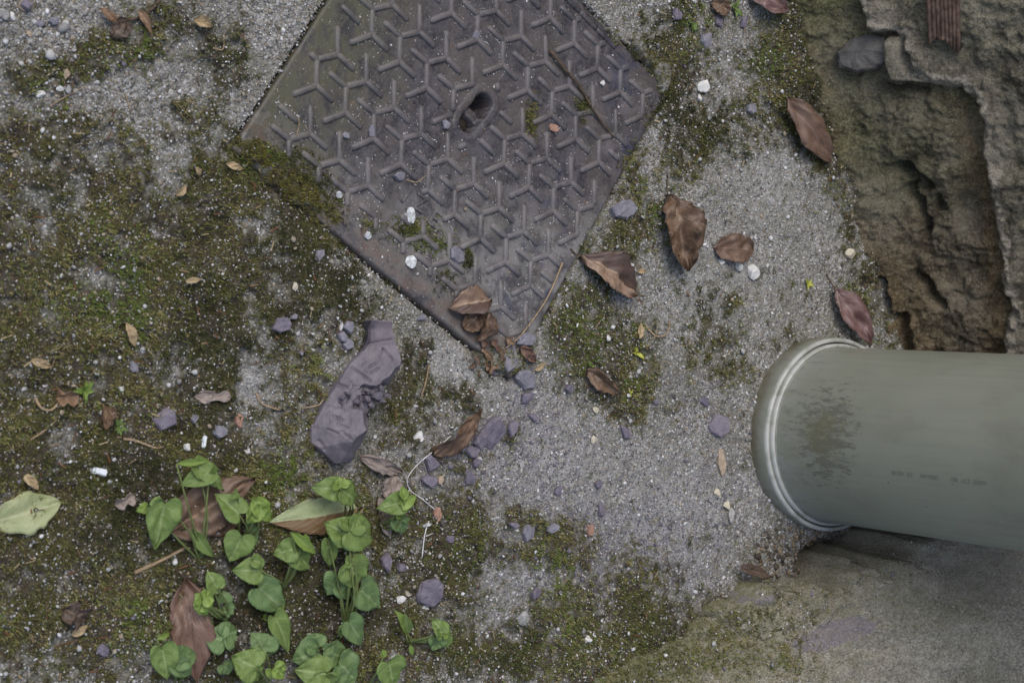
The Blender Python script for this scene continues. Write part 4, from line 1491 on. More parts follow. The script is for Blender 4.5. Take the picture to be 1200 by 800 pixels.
# ------------------------------------------------------------------ slate chips and pebbles one can pick out
# px, py, long, short, turn (degrees), thickness mm, corners, material, label
CH = [
    (192, 491, 27, 24, 80, 4, 6, 'S', 'flat six-sided purple slate chip left of the long stone'),
    (325, 381, 20, 16, 10, 5, 6, 'S', 'small dark purple stone in the moss above left of the long stone'),
    (344, 371, 9, 6, 20, 2.5, 5, 'S2', 'tiny blue-grey chip right of the small dark purple stone'),
    (730, 246, 38, 18, 12, 5, 7, 'S2', 'rounded grey slate chip at the right rim of the cover'),
    (845, 498, 27, 22, 40, 4, 6, 'S', 'oval purple slate chip left of the pipe socket'),
    (616, 444, 32, 18, -32, 5, 6, 'S2', 'wedge of grey slate below the low corner of the cover'),
    (618, 465, 18, 13, 0, 4, 5, 'S', 'small purple slate flake under the grey slate wedge'),
    (616, 397, 26, 13, 8, 4, 7, 'S2', 'grey slate chip across the low tip of the cover'),
    (597, 420, 34, 20, 70, 3, 6, 'S2', 'broad dusty slate piece at the low corner of the cover'),
    (581, 434, 14, 10, -30, 3, 5, 'S', 'small slate flake beside the leaf crumbs at the cover corner'),
    (577, 506, 36, 26, 75, 5, 7, 'S', 'largest slate chip of the cluster right of the twisted leaf'),
    (561, 517, 20, 13, 50, 5, 5, 'S', 'slate splinter leaning on the largest slate chip'),
    (553, 529, 18, 14, -10, 4, 6, 'S', 'crumbled slate piece at the lower left of the slate cluster'),
    (559, 541, 12, 8, 20, 3, 5, 'S', 'slate crumb lowest in the cluster below the twisted leaf'),
    (542, 524, 11, 8, 60, 3, 5, 'S2', 'pale slate crumb between twisted leaf and slate cluster'),
    (599, 501, 20, 9, 70, 3, 6, 'S', 'narrow slate sliver in moss right of the slate cluster'),
    (626, 489, 12, 6, -40, 3, 5, 'S', 'thin slate splinter on pale grit below the slate flake'),
    (505, 543, 16, 17, 30, 5, 5, 'S', 'triangular dark slate chip below the twisted leaf'),
    (503, 563, 18, 12, -25, 4, 6, 'S', 'slate chip with pink corner beside the white thread'),
    (502, 692, 34, 24, 70, 6, 7, 'S', 'ragged purple slate lump right of the green plants'),
    (619, 623, 22, 14, 65, 4, 6, 'S2', 'pale grey slate chip below the small dark moss tuft'),
    (645, 618, 14, 10, 25, 3, 6, 'S2', 'small grey chip right of the pale slate chip'),
    (597, 614, 12, 7, -20, 3, 5, 'S', 'small dark chip left of the pale slate chip'),
    (452, 657, 12, 20, 10, 4, 5, 'S', 'upright purple chip right of the large heart leaves'),
    (472, 665, 12, 9, 0, 4, 6, 'S', 'small purple chip next to the upright purple chip'),
    (527, 631, 9, 9, 0, 3, 6, 'S', 'tiny purple chip in moss below the pale thread'),
    (629, 695, 17, 10, 20, 3, 5, 'S', 'flat slate chip in mossy grit above the white pebble'),
    (121, 761, 13, 16, 20, 4, 6, 'S', 'purple chip in the moss near the bottom left'),
    (157, 430, 9, 13, 10, 4, 6, 'S2', 'small grey stone below the narrow straw leaf'),
    (255, 505, 14, 13, 15, 5, 6, 'S2', 'rough grey stone right of the six-sided chip'),
    (226, 490, 10, 9, 0, 4, 6, 'S2', 'little grey stone beside the six-sided chip'),
    (793, 16, 15, 14, 10, 4, 5, 'S', 'purple chip at the top edge between moss patches'),
    (829, 48, 16, 18, -20, 4, 5, 'S2', 'lilac slate chip above the two white pebbles'),
    (880, 127, 13, 12, 30, 4, 6, 'S2', 'grey stone left of the single brown leaf by the wall'),
    (845, 25, 10, 14, 10, 3, 5, 'S', 'small purple chip under the brown leaves at the top'),
    (872, 27, 8, 12, 0, 3, 5, 'S', 'purple chip right under the brown leaf pair at the top'),
    (734, 506, 11, 17, 35, 3, 5, 'S', 'slate chip below the small curled leaf in the dark moss'),
    (828, 470, 9, 14, 60, 3, 5, 'S', 'slender slate chip above the oval chip by the pipe'),
    (375, 298, 10, 14, -20, 3, 5, 'S2', 'grey-violet chip in the moss left of the cover rim'),
    (407, 383, 14, 12, -20, 4, 5, 'S2', 'upper of three pale slate chips above the long stone'),
    (400, 394, 11, 10, 10, 4, 5, 'S2', 'middle of three pale slate chips above the long stone'),
    (407, 404, 13, 13, 30, 4, 5, 'S2', 'lowest of three pale slate chips above the long stone'),
    (404, 159, 9, 7, -20, 2.5, 6, 'S2', 'small lilac pebble lying between ribs on the cover left half'),
    (435, 154, 7, 14, 5, 2.5, 6, 'S2', 'upright lilac pebble on a rib of the cover'),
    (467, 207, 15, 8, 10, 3, 6, 'S2', 'lilac stone on the cover above the white lichen spot'),
    (521, 146, 10, 9, 20, 3, 5, 'S2', 'lilac crumb on the cover left of the key slot'),
    (557, 42, 8, 11, -15, 2.5, 6, 'S2', 'lilac crumb on a rib near the top of the cover'),
    (535, 298, 22, 18, -30, 3, 6, 'S2', 'flat grey flake on the cover above the curled leaf cluster'),
    (648, 150, 12, 9, -20, 2, 6, 'P', 'pinkish flake beside the moss strip on the cover'),
    (495, 372, 12, 7, 15, 3, 5, 'S2', 'dark blue-grey chip wedged at the low rim of the cover'),
    (547, 505, 13, 8, 60, 3, 5, 'S', 'small slate splinter touching the twisted brown leaf'),
    (490, 512, 11, 13, 0, 2.5, 5, 'W', 'pale angular flake at the end of the twisted leaf'),
    (668, 455, 10, 8, 0, 3, 6, 'S', 'small purple crumb in grit right of the slate flake'),
    (700, 567, 10, 8, 20, 3, 5, 'S', 'purple crumb in the pale grit in the middle right'),
    (655, 575, 12, 8, 45, 3, 5, 'S', 'dark slate crumb above the small dark moss tuft'),
    (770, 470, 8, 7, 0, 3, 5, 'S', 'slate crumb right of the dark moss streak'),
    (552, 560, 14, 22, 20, 3, 5, 'S', 'dark slate flake half sunk in silt below the slate cluster'),
    (704, 597, 10, 14, 0, 3, 5, 'S', 'sunken purple flake in moss right of centre'),
    (30, 6, 12, 12, 0, 5, 5, 'S', 'dark blue stone in the gravel of the top left corner'),
    (65, 24, 12, 8, 15, 4, 6, 'S2', 'violet pebble in the gravel of the top left corner'),
    (848, 541, 11, 28, 5, 2, 6, 'T', 'peach coloured flake left of the pipe socket'),
    (692, 621, 10, 12, 0, 3, 6, 'P', 'reddish chip in the moss right of centre'),
    (512, 602, 10, 14, 0, 3, 6, 'P', 'reddish chip beside the end of the white thread'),
    (516, 563, 8, 10, 0, 3, 6, 'T', 'pink and white crumb right of the chip by the thread'),
    (279, 492, 9, 15, 0, 2.5, 5, 'P', 'reddish flake in the moss left of the long stone'),
]
MT = {'S': M_SLATE, 'S2': M_SLATE2, 'P': M_PINKP, 'T': M_TANP, 'W': M_WHITE}


def on_cover(x, y):
    u, v = cov_local(x, y)
    return max(abs(u), abs(v)) < COV_S / 2


def rest(x, y):
    return COV_Z + .0006 if on_cover(x, y) else gz1(x, y) + .0004


rr_ = random.Random(3)
for i, (px, py, a, b, rot, th, nc, mt, lb) in enumerate(CH):
    p = G(px, py, .003)
    s = mpp(px)
    o = chip_mesh(a * s * 1.22, b * s * 1.28, th * .0011, nc, 40 + i, 'slate_chip' if mt in ('S', 'S2') else 'stone_flake', MT[mt])
    o.location = (p.x, p.y, rest(p.x, p.y))
    o.rotation_euler = (rr_.uniform(-.12, .12), rr_.uniform(-.12, .12), math.radians(rot))
    tag(o, lb, 'stone chip', 'loose chips of stone on the ground')

PEB = [
    (823, 102, 14, 17, 'W', 'white pebble, larger of two under the lilac chip near the top'),
    (821, 115, 12, 9, 'W', 'white pebble, smaller of two under the lilac chip near the top'),
    (883, 317, 18, 19, 'W', 'round white pebble below the oval purple leaf'),
    (867, 311, 12, 13, 'W', 'white pebble between the oval leaf and the round pebble'),
    (847, 307, 9, 9, 'W', 'small white pebble under the oval purple leaf'),
    (995, 297, 16, 12, 'C', 'cream pebble at the foot of the rock wall'),
    (609, 725, 17, 20, 'G', 'pale grey crystal lump in the moss at the bottom middle'),
    (688, 748, 12, 8, 'W', 'white pebble in moss right of the pale crystal lump'),
    (467, 701, 13, 12, 'W', 'white angular crumb left of the ragged slate lump'),
    (500, 712, 10, 7, 'W', 'white flake at the foot of the ragged slate lump'),
    (478, 695, 8, 9, 'C', 'cream crumb left of the ragged slate lump'),
    (15, 19, 10, 9, 'W', 'white pebble in the gravel of the top left corner'),
    (29, 6, 15, 14, 'T', 'brown round pebble in the gravel of the top left corner'),
    (49, 28, 12, 10, 'S2', 'bluish grey pebble in the gravel of the top left corner'),
    (48, 110, 12, 10, 'W', 'white pebble above the moss near the left edge'),
    (70, 104, 11, 8, 'W', 'flat white pebble right of the one above the moss'),
    (79, 104, 8, 11, 'G', 'dark grey pebble beside the flat white one at upper left'),
    (90, 107, 11, 7, 'G', 'grey oval pebble in the gravel at upper left'),
    (77, 87, 8, 12, 'T', 'tan pebble under the dark moss at upper left'),
    (34, 40, 9, 8, 'T', 'tan pebble in the gravel at far upper left'),
    (3, 16, 14, 16, 'G', 'greenish grey pebble cut by the left edge near the top'),
    (705, 98, 7, 7, 'W', 'small white pebble on the cover right of the twig'),
    (289, 528, 8, 9, 'W', 'small white pebble left of the long stone end'),
    (217, 524, 12, 10, 'W', 'white lump in the moss below the six-sided chip'),
    (140, 455, 8, 7, 'W', 'small white pebble in the moss near the left middle'),
    (345, 335, 9, 11, 'C', 'pale pebble in the moss under the left rim'),
    (712, 396, 8, 8, 'W', 'white pebble between the two moss patches in the middle'),
    (700, 480, 8, 8, 'C', 'cream pebble on the grit below the curled leaf'),
    (938, 570, 12, 10, 'G', 'grey pebble beside the pipe socket'),
    (840, 578, 10, 10, 'C', 'cream pebble on the grit left of the pipe socket'),
    (853, 593, 12, 11, 'C', 'pale pebble below the cream one left of the pipe'),
    (858, 605, 9, 22, 'G', 'dark oblong pebble left of the hollow by the pipe'),
    (698, 516, 10, 12, 'C', 'cream angular pebble in the pale grit right of centre'),
    (399, 380, 9, 14, 'W', 'white chip beside the three pale slate chips'),
    (480, 252, 12, 20, 'L', 'white lichen crust on the cover beside raised letters'),
    (480, 307, 12, 15, 'L', 'white crust on the cover above the low rim'),
    (430, 276, 9, 8, 'L', 'small white crust near the low rim of the cover'),
    (396, 229, 8, 8, 'L', 'small round white spot at the mossy left rim of the cover'),
]
MT.update({'C': M_CREAM, 'G': M_GREYP, 'L': M_LICHEN})


def pebble_mesh(a, b, t, seed, name, mat):
    r = random.Random(seed)
    bm = bmesh.new()
    bmesh.ops.create_icosphere(bm, subdivisions=2, radius=1)
    dirs = [(Vector((r.gauss(0, 1), r.gauss(0, 1), r.gauss(0, 1))).normalized(), r.uniform(.42, .8)) for _ in range(11)]
    for v in bm.verts:
        for d, k in dirs:
            e = v.co.dot(d)
            if e > k: v.co -= d * (e - k)
        v.co *= 1.18 + r.uniform(-.06, .06)
        v.co = Vector((v.co.x * a / 2, v.co.y * b / 2, v.co.z * t / 2))
    me = bpy.data.meshes.new(name)
    bm.to_mesh(me)
    bm.free()
    me.materials.append(mat)
    o = bpy.data.objects.new(name, me)
    coll.objects.link(o)
    return o


for i, (px, py, a, b, mt, lb) in enumerate(PEB):
    p = G(px, py, .002)
    s = mpp(px)
    t = min(a, b) * s * .75
    if mt == 'L': t = .0016
    o = chip_mesh(a * s * 1.15, b * s * 1.15, t, 11, 500 + i, 'lichen_crust', M_LICHEN, .3) if mt == 'L' else pebble_mesh(a * s, b * s, t, 500 + i, 'pebble', MT[mt])
    o.location = (p.x, p.y, rest(p.x, p.y) + t * .22)
    o.rotation_euler = (0, 0, rr_.uniform(-.3, .3))
    tag(o, lb, 'lichen' if mt == 'L' else 'pebble', 'lichen crusts on the cover' if mt == 'L' else 'pebbles on the ground')


# ------------------------------------------------------------------ leaves
def leaf_mesh(name, L, W, mat, shape='oval', fold=.25, curl=.1, wave=.1, seed=0, bend=0.0, thick=.0003, tw=0.0, edge=0.0, crum=.22):
    """blade along +x from base to tip; fold lifts the margins, curl arches it, tw twists it"""
    r = random.Random(seed)
    nu, nv = (24, 13)
    ph = [r.uniform(0, 6.28) for _ in range(6)]
    S = np.linspace(0, 1, nu)
    if shape == 'heart':
        ol = [(.02, 0), (-.10, .10), (-.17, .24), (-.13, .39), (.02, .49), (.20, .50), (.38, .455), (.56, .36), (.73, .235), (.88, .10), (1, 0)]
        Q = smooth_path([(a_, b_, 0) for a_, b_ in ol], 5)
        d = np.concatenate([[0], np.cumsum([(Q[i + 1] - Q[i]).length for i in range(len(Q) - 1)])])
        d /= d[-1]
        OX = np.interp(S, d, [q.x for q in Q])
        WH = np.interp(S, d, [q.y for q in Q])
        MX = np.clip((S - .12) / .88, 0, 1) ** 1.05
    else:
        f = {'oval': lambda s_: max(0, math.sin(math.pi * s_ ** .92)) ** .75, 'lance': lambda s_: max(0, math.sin(math.pi * s_ ** .8)) ** .9, 'round': lambda s_: max(0, 1 - (2 * s_ - 1) ** 2) ** .5,
             'drop': lambda s_: (s_ ** .45) * max(0, 1 - s_) ** .8 * 1.75, 'obov': lambda s_: (s_ ** .9) * max(0, 1 - s_ ** 3) ** .6 * 1.45,
             'rag': lambda s_: max(0, math.sin(math.pi * s_)) ** .5 * (1 + .35 * math.sin(9 * s_ + ph[4]))}[shape]
        OX = MX = S
        WH = .5 * np.array([f(q) for q in S])
    T2 = np.linspace(-1, 1, nv)[None, :]
    aT = np.abs(T2)
    irr = (.0 if shape == 'heart' else .28) * np.stack([vn(S * 13, S * 0 + 3.3, seed % 83), vn(S * 13, S * 0 + 9.1, seed % 83)], 1)
    WL = WH[:, None] * (1 + np.where(T2 < 0, irr[:, :1], irr[:, 1:]) + edge * np.where(np.arange(nu) % 2, 1, -1)[:, None])
    X = (MX[:, None] * (1 - aT) + OX[:, None] * aT) * L
    S2 = np.clip(X / L, 0, 1)
    Y0 = T2 * WL * W
    Z = fold * aT ** 1.35 * WL * W
    Z = Z + (curl * L * np.sin(math.pi * S2) if curl > 0 else -curl * L * S2 ** 2)
    Z = Z + wave * W * .35 * (np.sin(7 * S2 + 2.2 * T2 + ph[1]) * .5 + np.sin(13 * S2 - 3 * T2 + ph[2]) * .25) * aT
    Z = Z + .035 * W * np.sin(5 * S2 + ph[3]) * T2
    # crumpled blade: creases run out from the midrib
    Z = Z + crum * W * (fbm(S2 * 5 - aT * 1.6, T2 * 2.2 + 0 * S2, 3, seed % 61, .55) + .35 * vn(S2 * 15 - aT * 4, T2 * 3 + 0 * S2, seed % 47))
    if tw:
        a_ = tw * (S2 - .3)
        Y0, Z = Y0 * np.cos(a_) - Z * np.sin(a_), Y0 * np.sin(a_) + Z * np.cos(a_)
    Yb = Y0 + bend * L * np.sin(math.pi * S2)
    top = [tuple(q) for q in np.stack([X, Yb, Z], 2).reshape(-1, 3)]
    uv = [tuple(q) for q in np.stack([np.repeat(MX[:, None], nv, 1), np.repeat(T2 * .5 + .5, nu, 0)], 2).reshape(-1, 2)]
    n = len(top)
    V = top + [(x, y, z - thick) for x, y, z in top]
    Fa = grid_faces(nu, nv)
    idx = np.arange(n).reshape(nu, nv)
    ring = np.concatenate([idx[:, 0], idx[-1, 1:], idx[-2::-1, -1], idx[0, -2:0:-1]])
    r2 = np.roll(ring, -1)
    side = np.stack([ring, ring + n, r2 + n, r2], 1)
    return make(name, V, np.concatenate([Fa, Fa[:, ::-1] + n, side]), mat, uv=uv + uv)


def orient(o, A, Bp, roll=0.0):
    x = (Bp - A).normalized()
    y = Vector((0, 0, 1)).cross(x)
    y = y.normalized() if y.length > 1e-6 else Vector((0, 1, 0))
    z = x.cross(y)
    M = Matrix((x, y, z)).transposed()
    o.matrix_world = Matrix.Translation(A) @ (M @ Matrix.Rotation(roll, 3, 'X')).to_4x4()


def leaf(base, tip, wpx, mat, label, shape='oval', zb=.003, zt=.003, roll=0.0, stem=None, group='dead leaves on the ground', name='dead_leaf', cat='leaf', parent=None, stem_mat=None, stem_r=.0006, **k):
    A, Bp = G(*base, zb), G(*tip, zt)
    if not parent:
        A.z += rest(A.x, A.y)
        Bp.z += rest(Bp.x, Bp.y)
    L = (Bp - A).length
    W = wpx * mpp(base[0]) * 1.08
    o = leaf_mesh(name, L, W, mat, shape, seed=int(base[0] * 7 + base[1]), **k)
    orient(o, A, Bp, roll)
    if label: tag(o, label, cat, group)
    if stem:
        pts = [Vector((0, 0, .0002))]
        inv = o.matrix_world.inverted()
        for q in stem:
            p = G(*q[:2], q[2] if len(q) > 2 else .002)
            if len(q) < 3: p.z = rest(p.x, p.y) + .001
            pts.append(inv @ p)
        V, Fc = tube(smooth_path(pts, 4) if len(pts) > 2 else pts, stem_r)
        st = make('stem', V, Fc, stem_mat or M_TWIG, o)
    return o


leaf((918, 115), (972, 191), 38, L_PLAIN, 'smooth matt brown leaf leaning at the foot of the rock wall', 'oval', .012, .006, roll=.1, fold=.12, curl=.06, wave=.08)
leaf((781, 228), (807, 318), 46, L_BROWN, 'large crumpled brown leaf standing right of the cover', 'oval', .004, .010, roll=.2, fold=.75, curl=.10, wave=.45, tw=.5, crum=.42, stem=[(783, 214), (782, 203)])
leaf((837, 290), (883, 292), 33, L_PLAIN, 'oval purplish brown leaf lying beside white pebbles', 'round', .003, .004, fold=.1, curl=.05, wave=.05)
leaf((680, 300), (746, 347), 40, L_TAN, 'brown leaf with tan upper half at the right rim of the cover', 'oval', .004, .006, roll=-.2, fold=.35, curl=.10, wave=.2, crum=.3, stem=[(672, 297), (667, 291)])
leaf((977, 338), (1018, 405), 32, L_PURPLE, 'glossy purple-brown leaf above the pipe socket', 'lance', .006, .012, roll=.15, fold=.3, curl=.05, wave=.2, stem=[(972, 328), (969, 321)])
leaf((689, 433), (720, 462), 24, L_BROWN, 'small curled brown leaf against the dark moss streak', 'drop', .004, .003, roll=.5, fold=.5, curl=.12, wave=.1)
leaf((562, 478), (505, 531), 34, L_BROWN, 'twisted brown leaf with thin pointed end right of the long stone', 'obov', .012, .003, roll=-.2, fold=.45, curl=.12, wave=.2, tw=-.6)
leaf((572, 352), (523, 362), 30, L_TAN, 'curled tan leaf on the low rim of the cover, left of its cluster', 'oval', .006, .003, roll=.3, fold=.5, curl=.18, wave=.2)
leaf((571, 366), (556, 400), 24, L_BROWN, 'upright curled brown leaf on the low rim, right of its cluster', 'oval', .010, .004, roll=-.4, fold=.7, curl=.1, wave=.15)
leaf((562, 362), (541, 386), 26, L_BROWN, 'brown leaf scrap between the two curled leaves on the cover', 'round', .005, .002, roll=.2, fold=.4, curl=.1, wave=.15)
leaf((420, 534), (473, 553), 19, L_GREY, 'narrow dull brown leaf touching the lower end of the long stone', 'lance', .004, .003, roll=.3, fold=.35, curl=.1, wave=.2)
leaf((196, 624), (294, 559), 58, L_BIG, 'broad brown leaf with pale midrib under the upper green leaves', 'lance', .003, .006, fold=.12, curl=.03, wave=.1, stem=[(185, 632)])
leaf((240, 622), (283, 606), 24, L_BROWN, 'brown leaf scrap showing below the broad brown leaf', 'oval', .002, .002, fold=.2, curl=.05, wave=.2)
leaf((216, 677), (230, 800), 46, L_RED, 'reddish brown leaf with close veins under the lower green leaves', 'lance', .004, .008, roll=.25, fold=.2, curl=.04, wave=.12, edge=.025, stem=[(206, 668), (199, 664)])
leaf((-12, 612), (71, 588), 46, L_PALE, 'pale yellow-green fallen leaf cut by the left edge', 'oval', .003, .004, fold=.1, curl=.04, wave=.08, crum=.05)
leaf((416, 594), (316, 612), 42, L_HALF, 'fallen leaf half pale green half brown among the green leaves', 'lance', .004, .006, fold=.15, curl=.05, wave=.1, crum=.07, stem=[(425, 592), (435, 594)], stem_mat=M_TERRA)
leaf((463, 556), (451, 585), 24, L_GREY, 'grey-brown dry leaf above the seedling right of the plants', 'round', .003, .003, fold=.2, curl=.08, wave=.15)
leaf((444, 582), (456, 629), 24, L_GREY, 'grey-brown pointed leaf below the seedling right of the plants', 'oval', .003, .002, fold=.25, curl=.08, wave=.15)
leaf((146, 378), (158, 407), 11, L_STRAW, 'narrow straw coloured leaf in the moss, upper left of two', 'lance', .003, .003, fold=.5, curl=.1, wave=.1)
leaf((34, 422), (62, 430), 10, L_STRAW, 'narrow straw coloured leaf near the left edge', 'lance', .003, .003, fold=.4, curl=.08, wave=.1)
leaf((66, 467), (92, 462), 18, L_ORANGE, 'curled orange-brown leaf by a green sprig near the left edge', 'rag', .003, .006, fold=.8, curl=.25, wave=.5, tw=.6)
leaf((120, 474), (124, 503), 12, L_ORANGE, 'rolled orange-brown leaf below the curled one', 'oval', .004, .004, fold=1.3, curl=.05, wave=.1)
leaf((135, 482), (118, 492), 18, L_BROWN, 'brown scrap sticking out of the rolled leaf', 'rag', .003, .003, fold=.3, curl=.08, wave=.2)
leaf((228, 465), (268, 464), 13, L_GREY, 'grey-brown leaf strip above the six-sided slate chip', 'rag', .003, .003, fold=.3, curl=.1, wave=.25)
leaf((876, -6), (916, 14), 26, L_PURPLE, 'brown leaf at the top edge nearest the rock wall', 'oval', .004, .006, fold=.3, curl=.1, wave=.2)
leaf((836, 2), (854, 14), 20, L_BROWN, 'small brown leaf at the top edge in the moss', 'round', .004, .004, fold=.3, curl=.1, wave=.2)
leaf((150, 24), (128, 44), 22, L_DARK, 'withered dark leaf with twiggy stalk near the top left', 'oval', .004, .003, fold=.4, curl=.12, wave=.4, stem=[(165, 20), (180, 8), (190, -6)], stem_mat=M_TWIG, stem_r=.0011)
leaf((137, 28), (116, 9), 10, L_ORANGE, 'narrow rust coloured leaf beside the withered dark leaf', 'lance', .004, .004, fold=.7, curl=.1, wave=.2)
leaf((162, 12), (176, 42), 9, L_ORANGE, 'dry curled strip right of the withered dark leaf', 'lance', .004, .003, fold=.6, curl=.15, wave=.4)
leaf((226, 24), (246, 33), 13, L_STRAW, 'curled straw leaf near the top between moss patches', 'lance', .004, .003, fold=1.0, curl=.25, wave=.3)
leaf((72, 712), (98, 726), 26, L_DARK, 'dark rotten leaf in the moss near the lower left', 'rag', .003, .004, fold=.5, curl=.2, wave=.5)
leaf((84, 744), (102, 732), 10, L_STRAW, 'small tan leaf bit under the dark rotten leaf', 'lance', .003, .003, fold=.4, curl=.1, wave=.2)
leaf((26, 556), (42, 573), 13, L_STRAW, 'tan leaf bit above the pale green leaf at left', 'drop', .003, .003, fold=.4, curl=.1, wave=.3)
leaf((133, 592), (156, 580), 14, L_GREY, 'curled tan leaf bit right of the pale green leaf', 'rag', .003, .005, fold=.7, curl=.2, wave=.4)
leaf((608, 406), (627, 424), 15, L_RED, 'small red-brown leaf under the slate chip at the cover tip', 'drop', .004, .002, roll=.3, fold=.4, curl=.08, wave=.1)
leaf((1046, 107), (1070, 118), 13, L_RED, 'reddish leaf scrap lodged on the rock wall', 'rag', .03, .034, roll=.3, fold=.4, curl=.1, wave=.3)
leaf((215, 330), (232, 327), 7, L_STRAW, 'tiny tan leaf bit in the moss left of centre', 'lance', .003, .003, fold=.4, curl=.1, wave=.1)
leaf((228, 196), (234, 206), 7, L_STRAW, 'small tan husk in the moss left of the cover corner', 'lance', .003, .003, fold=.5, curl=.1, wave=.1)
leaf((264, 192), (284, 199), 8, L_STRAW, 'pale husk in the moss nearest the cover corner', 'lance', .003, .003, fold=.5, curl=.1, wave=.1)
leaf((206, 230), (216, 217), 8, L_STRAW, 'curled tan husk below the small husk', 'lance', .003, .003, fold=.7, curl=.1, wave=.2)
leaf((626, 434), (639, 424), 7, L_STRAW, 'pale straw husk right of the grey slate wedge', 'lance', .003, .003, fold=.4, curl=.05, wave=.1)
leaf((746, 318), (757, 317), 6, L_STRAW, 'pale husk right of the leaf with tan upper half', 'lance', .003, .003, fold=.4, curl=.05, wave=.1)
leaf((747, 397), (750, 378), 8, L_STRAW, 'yellow husk at the top of the dark moss streak', 'lance', .003, .003, fold=.4, curl=.05, wave=.1)
leaf((868, 664), (905, 676), 17, L_DARK, 'dark leaf in the crack between concrete and sandstone', 'drop', .012, .016, roll=-.2, fold=.2, curl=.05, wave=.1)

# crumbled leaf bits in the low corner of the cover
r5 = random.Random(11)
for i, (a, b, c_, d) in enumerate([(562, 408, 574, 420), (573, 398, 582, 412), (585, 408, 586, 424), (566, 424, 575, 433), (552, 418, 560, 428), (578, 422, 572, 438), (560, 398, 570, 404), (590, 396, 600, 404), (570, 412, 566, 428), (556, 426, 548, 432)]):
    o = leaf((a, b), (c_, d), r5.uniform(5, 9), r5.choice((L_BROWN, L_RED, L_ORANGE)), 'brown leaf crumb ' + ('resting on the rim of the cover at its low corner' if b < 410 else 'heaped on the silt below the low corner of the cover'), 'rag', .003, .004, roll=r5.uniform(-.6, .6), fold=.5, curl=.1, wave=.4, group='leaf crumbs at the low corner of the cover', name='leaf_crumb')


# ------------------------------------------------------------------ twigs, stalks, threads
def stick(pts, rad, mat, name, label, cat, zs=.0012, taper=.6, group=None):
    P = []
    for q in pts:
        p = G(q[0], q[1], .002)
        p.z = rest(p.x, p.y) + (q[2] if len(q) > 2 else zs)
        P.append(p)
    P = smooth_path(P, 6)
    n = len(P)
    R = [rad * (1 - (1 - taper) * i / (n - 1)) * (1 + .12 * math.sin(i * 2.1)) for i in range(n)]
    o0 = P[0].copy()
    V, Fc = tube([p - o0 for p in P], R)
    o = make(name, V, Fc, mat)
    o.location = o0
    return tag(o, label, cat, group)


stick([(641, 60, .003), (662, 86, .003), (676, 102, .003), (692, 130, .003), (716, 161, .002)], .0013, M_TWIG, 'twig', 'dark broken twig lying on the right half of the cover', 'twig')
stick([(655, 308, .004), (640, 345, .003), (622, 372, .004), (604, 395, .004), (588, 408, .004)], .0008, M_STRAW, 'stalk', 'thin brown stalk on the low corner of the cover', 'stalk')
stick([(158, 671), (188, 656), (214, 641, .003)], .0016, M_STRAW, 'stalk', 'grey-brown dry stalk left of the green leaves', 'stalk')
stick([(524, 510, .006), (508, 526, .004), (490, 543, .003), (477, 560, .002), (482, 574, .002), (494, 584, .002), (506, 596, .002)], .00042, M_THREAD, 'thread', 'bent white thread below the twisted brown leaf', 'thread', taper=.9)
stick([(501, 610), (495, 626), (492, 653)], .0005, M_THREAD, 'thread', 'short white thread in the moss under the bent thread', 'thread', taper=.9)
stick([(498, 628), (506, 624)], .0004, M_THREAD, 'thread', 'tiny white thread crossing the short thread', 'thread')
stick([(503, 427), (498, 450), (493, 467)], .0009, M_STRAW, 'stalk', 'straight pale stalk right of the long stone', 'stalk')
stick([(351, 478, .003), (368, 474, .004), (374, 468, .006), (380, 471, .005)], .0006, M_STRAW, 'root_fibre', 'curly pale root fibre left of the long stone', 'root')
stick([(41, 466), (48, 478), (58, 480), (66, 473)], .0011, M_STRAW, 'stalk', 'hooked pale stalk below the curled orange leaf', 'stalk')
stick([(760, 386), (770, 394), (782, 391), (787, 376)], .0009, M_STRAW, 'stalk', 'forked pale stalk right of the dark moss streak', 'stalk')
stick([(58, 125), (80, 112), (100, 102)], .0005, M_STRAW, 'root_fibre', 'fine pale fibre on the moss at upper left', 'root')
stick([(245, 58, .003), (258, 59, .003), (261, 42, .003)], .0006, M_STRAW, 'root_fibre', 'pale bent fibre on the moss above the cover corner', 'root')
stick([(300, 460), (306, 472), (318, 478), (326, 480)], .0008, M_STRAW, 'root_fibre', 'tan fibre in the moss left of the long stone middle', 'root')
stick([(35, 515), (52, 505), (66, 492)], .0008, M_ORANGE if False else M_STRAW, 'stalk', 'rusty stalk below the rolled orange leaf', 'stalk')
stick([(145, 514), (158, 516), (178, 524), (190, 523)], .0010, M_STRAW, 'stalk', 'flat grey stalk below the six-sided slate chip', 'stalk')
stick([(155, 130), (150, 115), (148, 108)], .0005, M_STRAW, 'root_fibre', 'short fibre in the moss near the upper left', 'root')
stick([(345, 160, .002), (348, 148, .002), (347, 135, .002)], .0004, M_STRAW, 'root_fibre', 'fine pale hair on the cover near its left corner', 'root')
stick([(473, 211, .003), (485, 214, .003), (496, 206, .003)], .0005, M_STRAW, 'root_fibre', 'fine bent hair on the cover beside the lilac stone', 'root')
stick([(1076, 641 + 4, .0), (1060, 650, .0)], .0004, M_STRAW, 'root_fibre', 'fine fibre in the hollow beside the pipe', 'root')


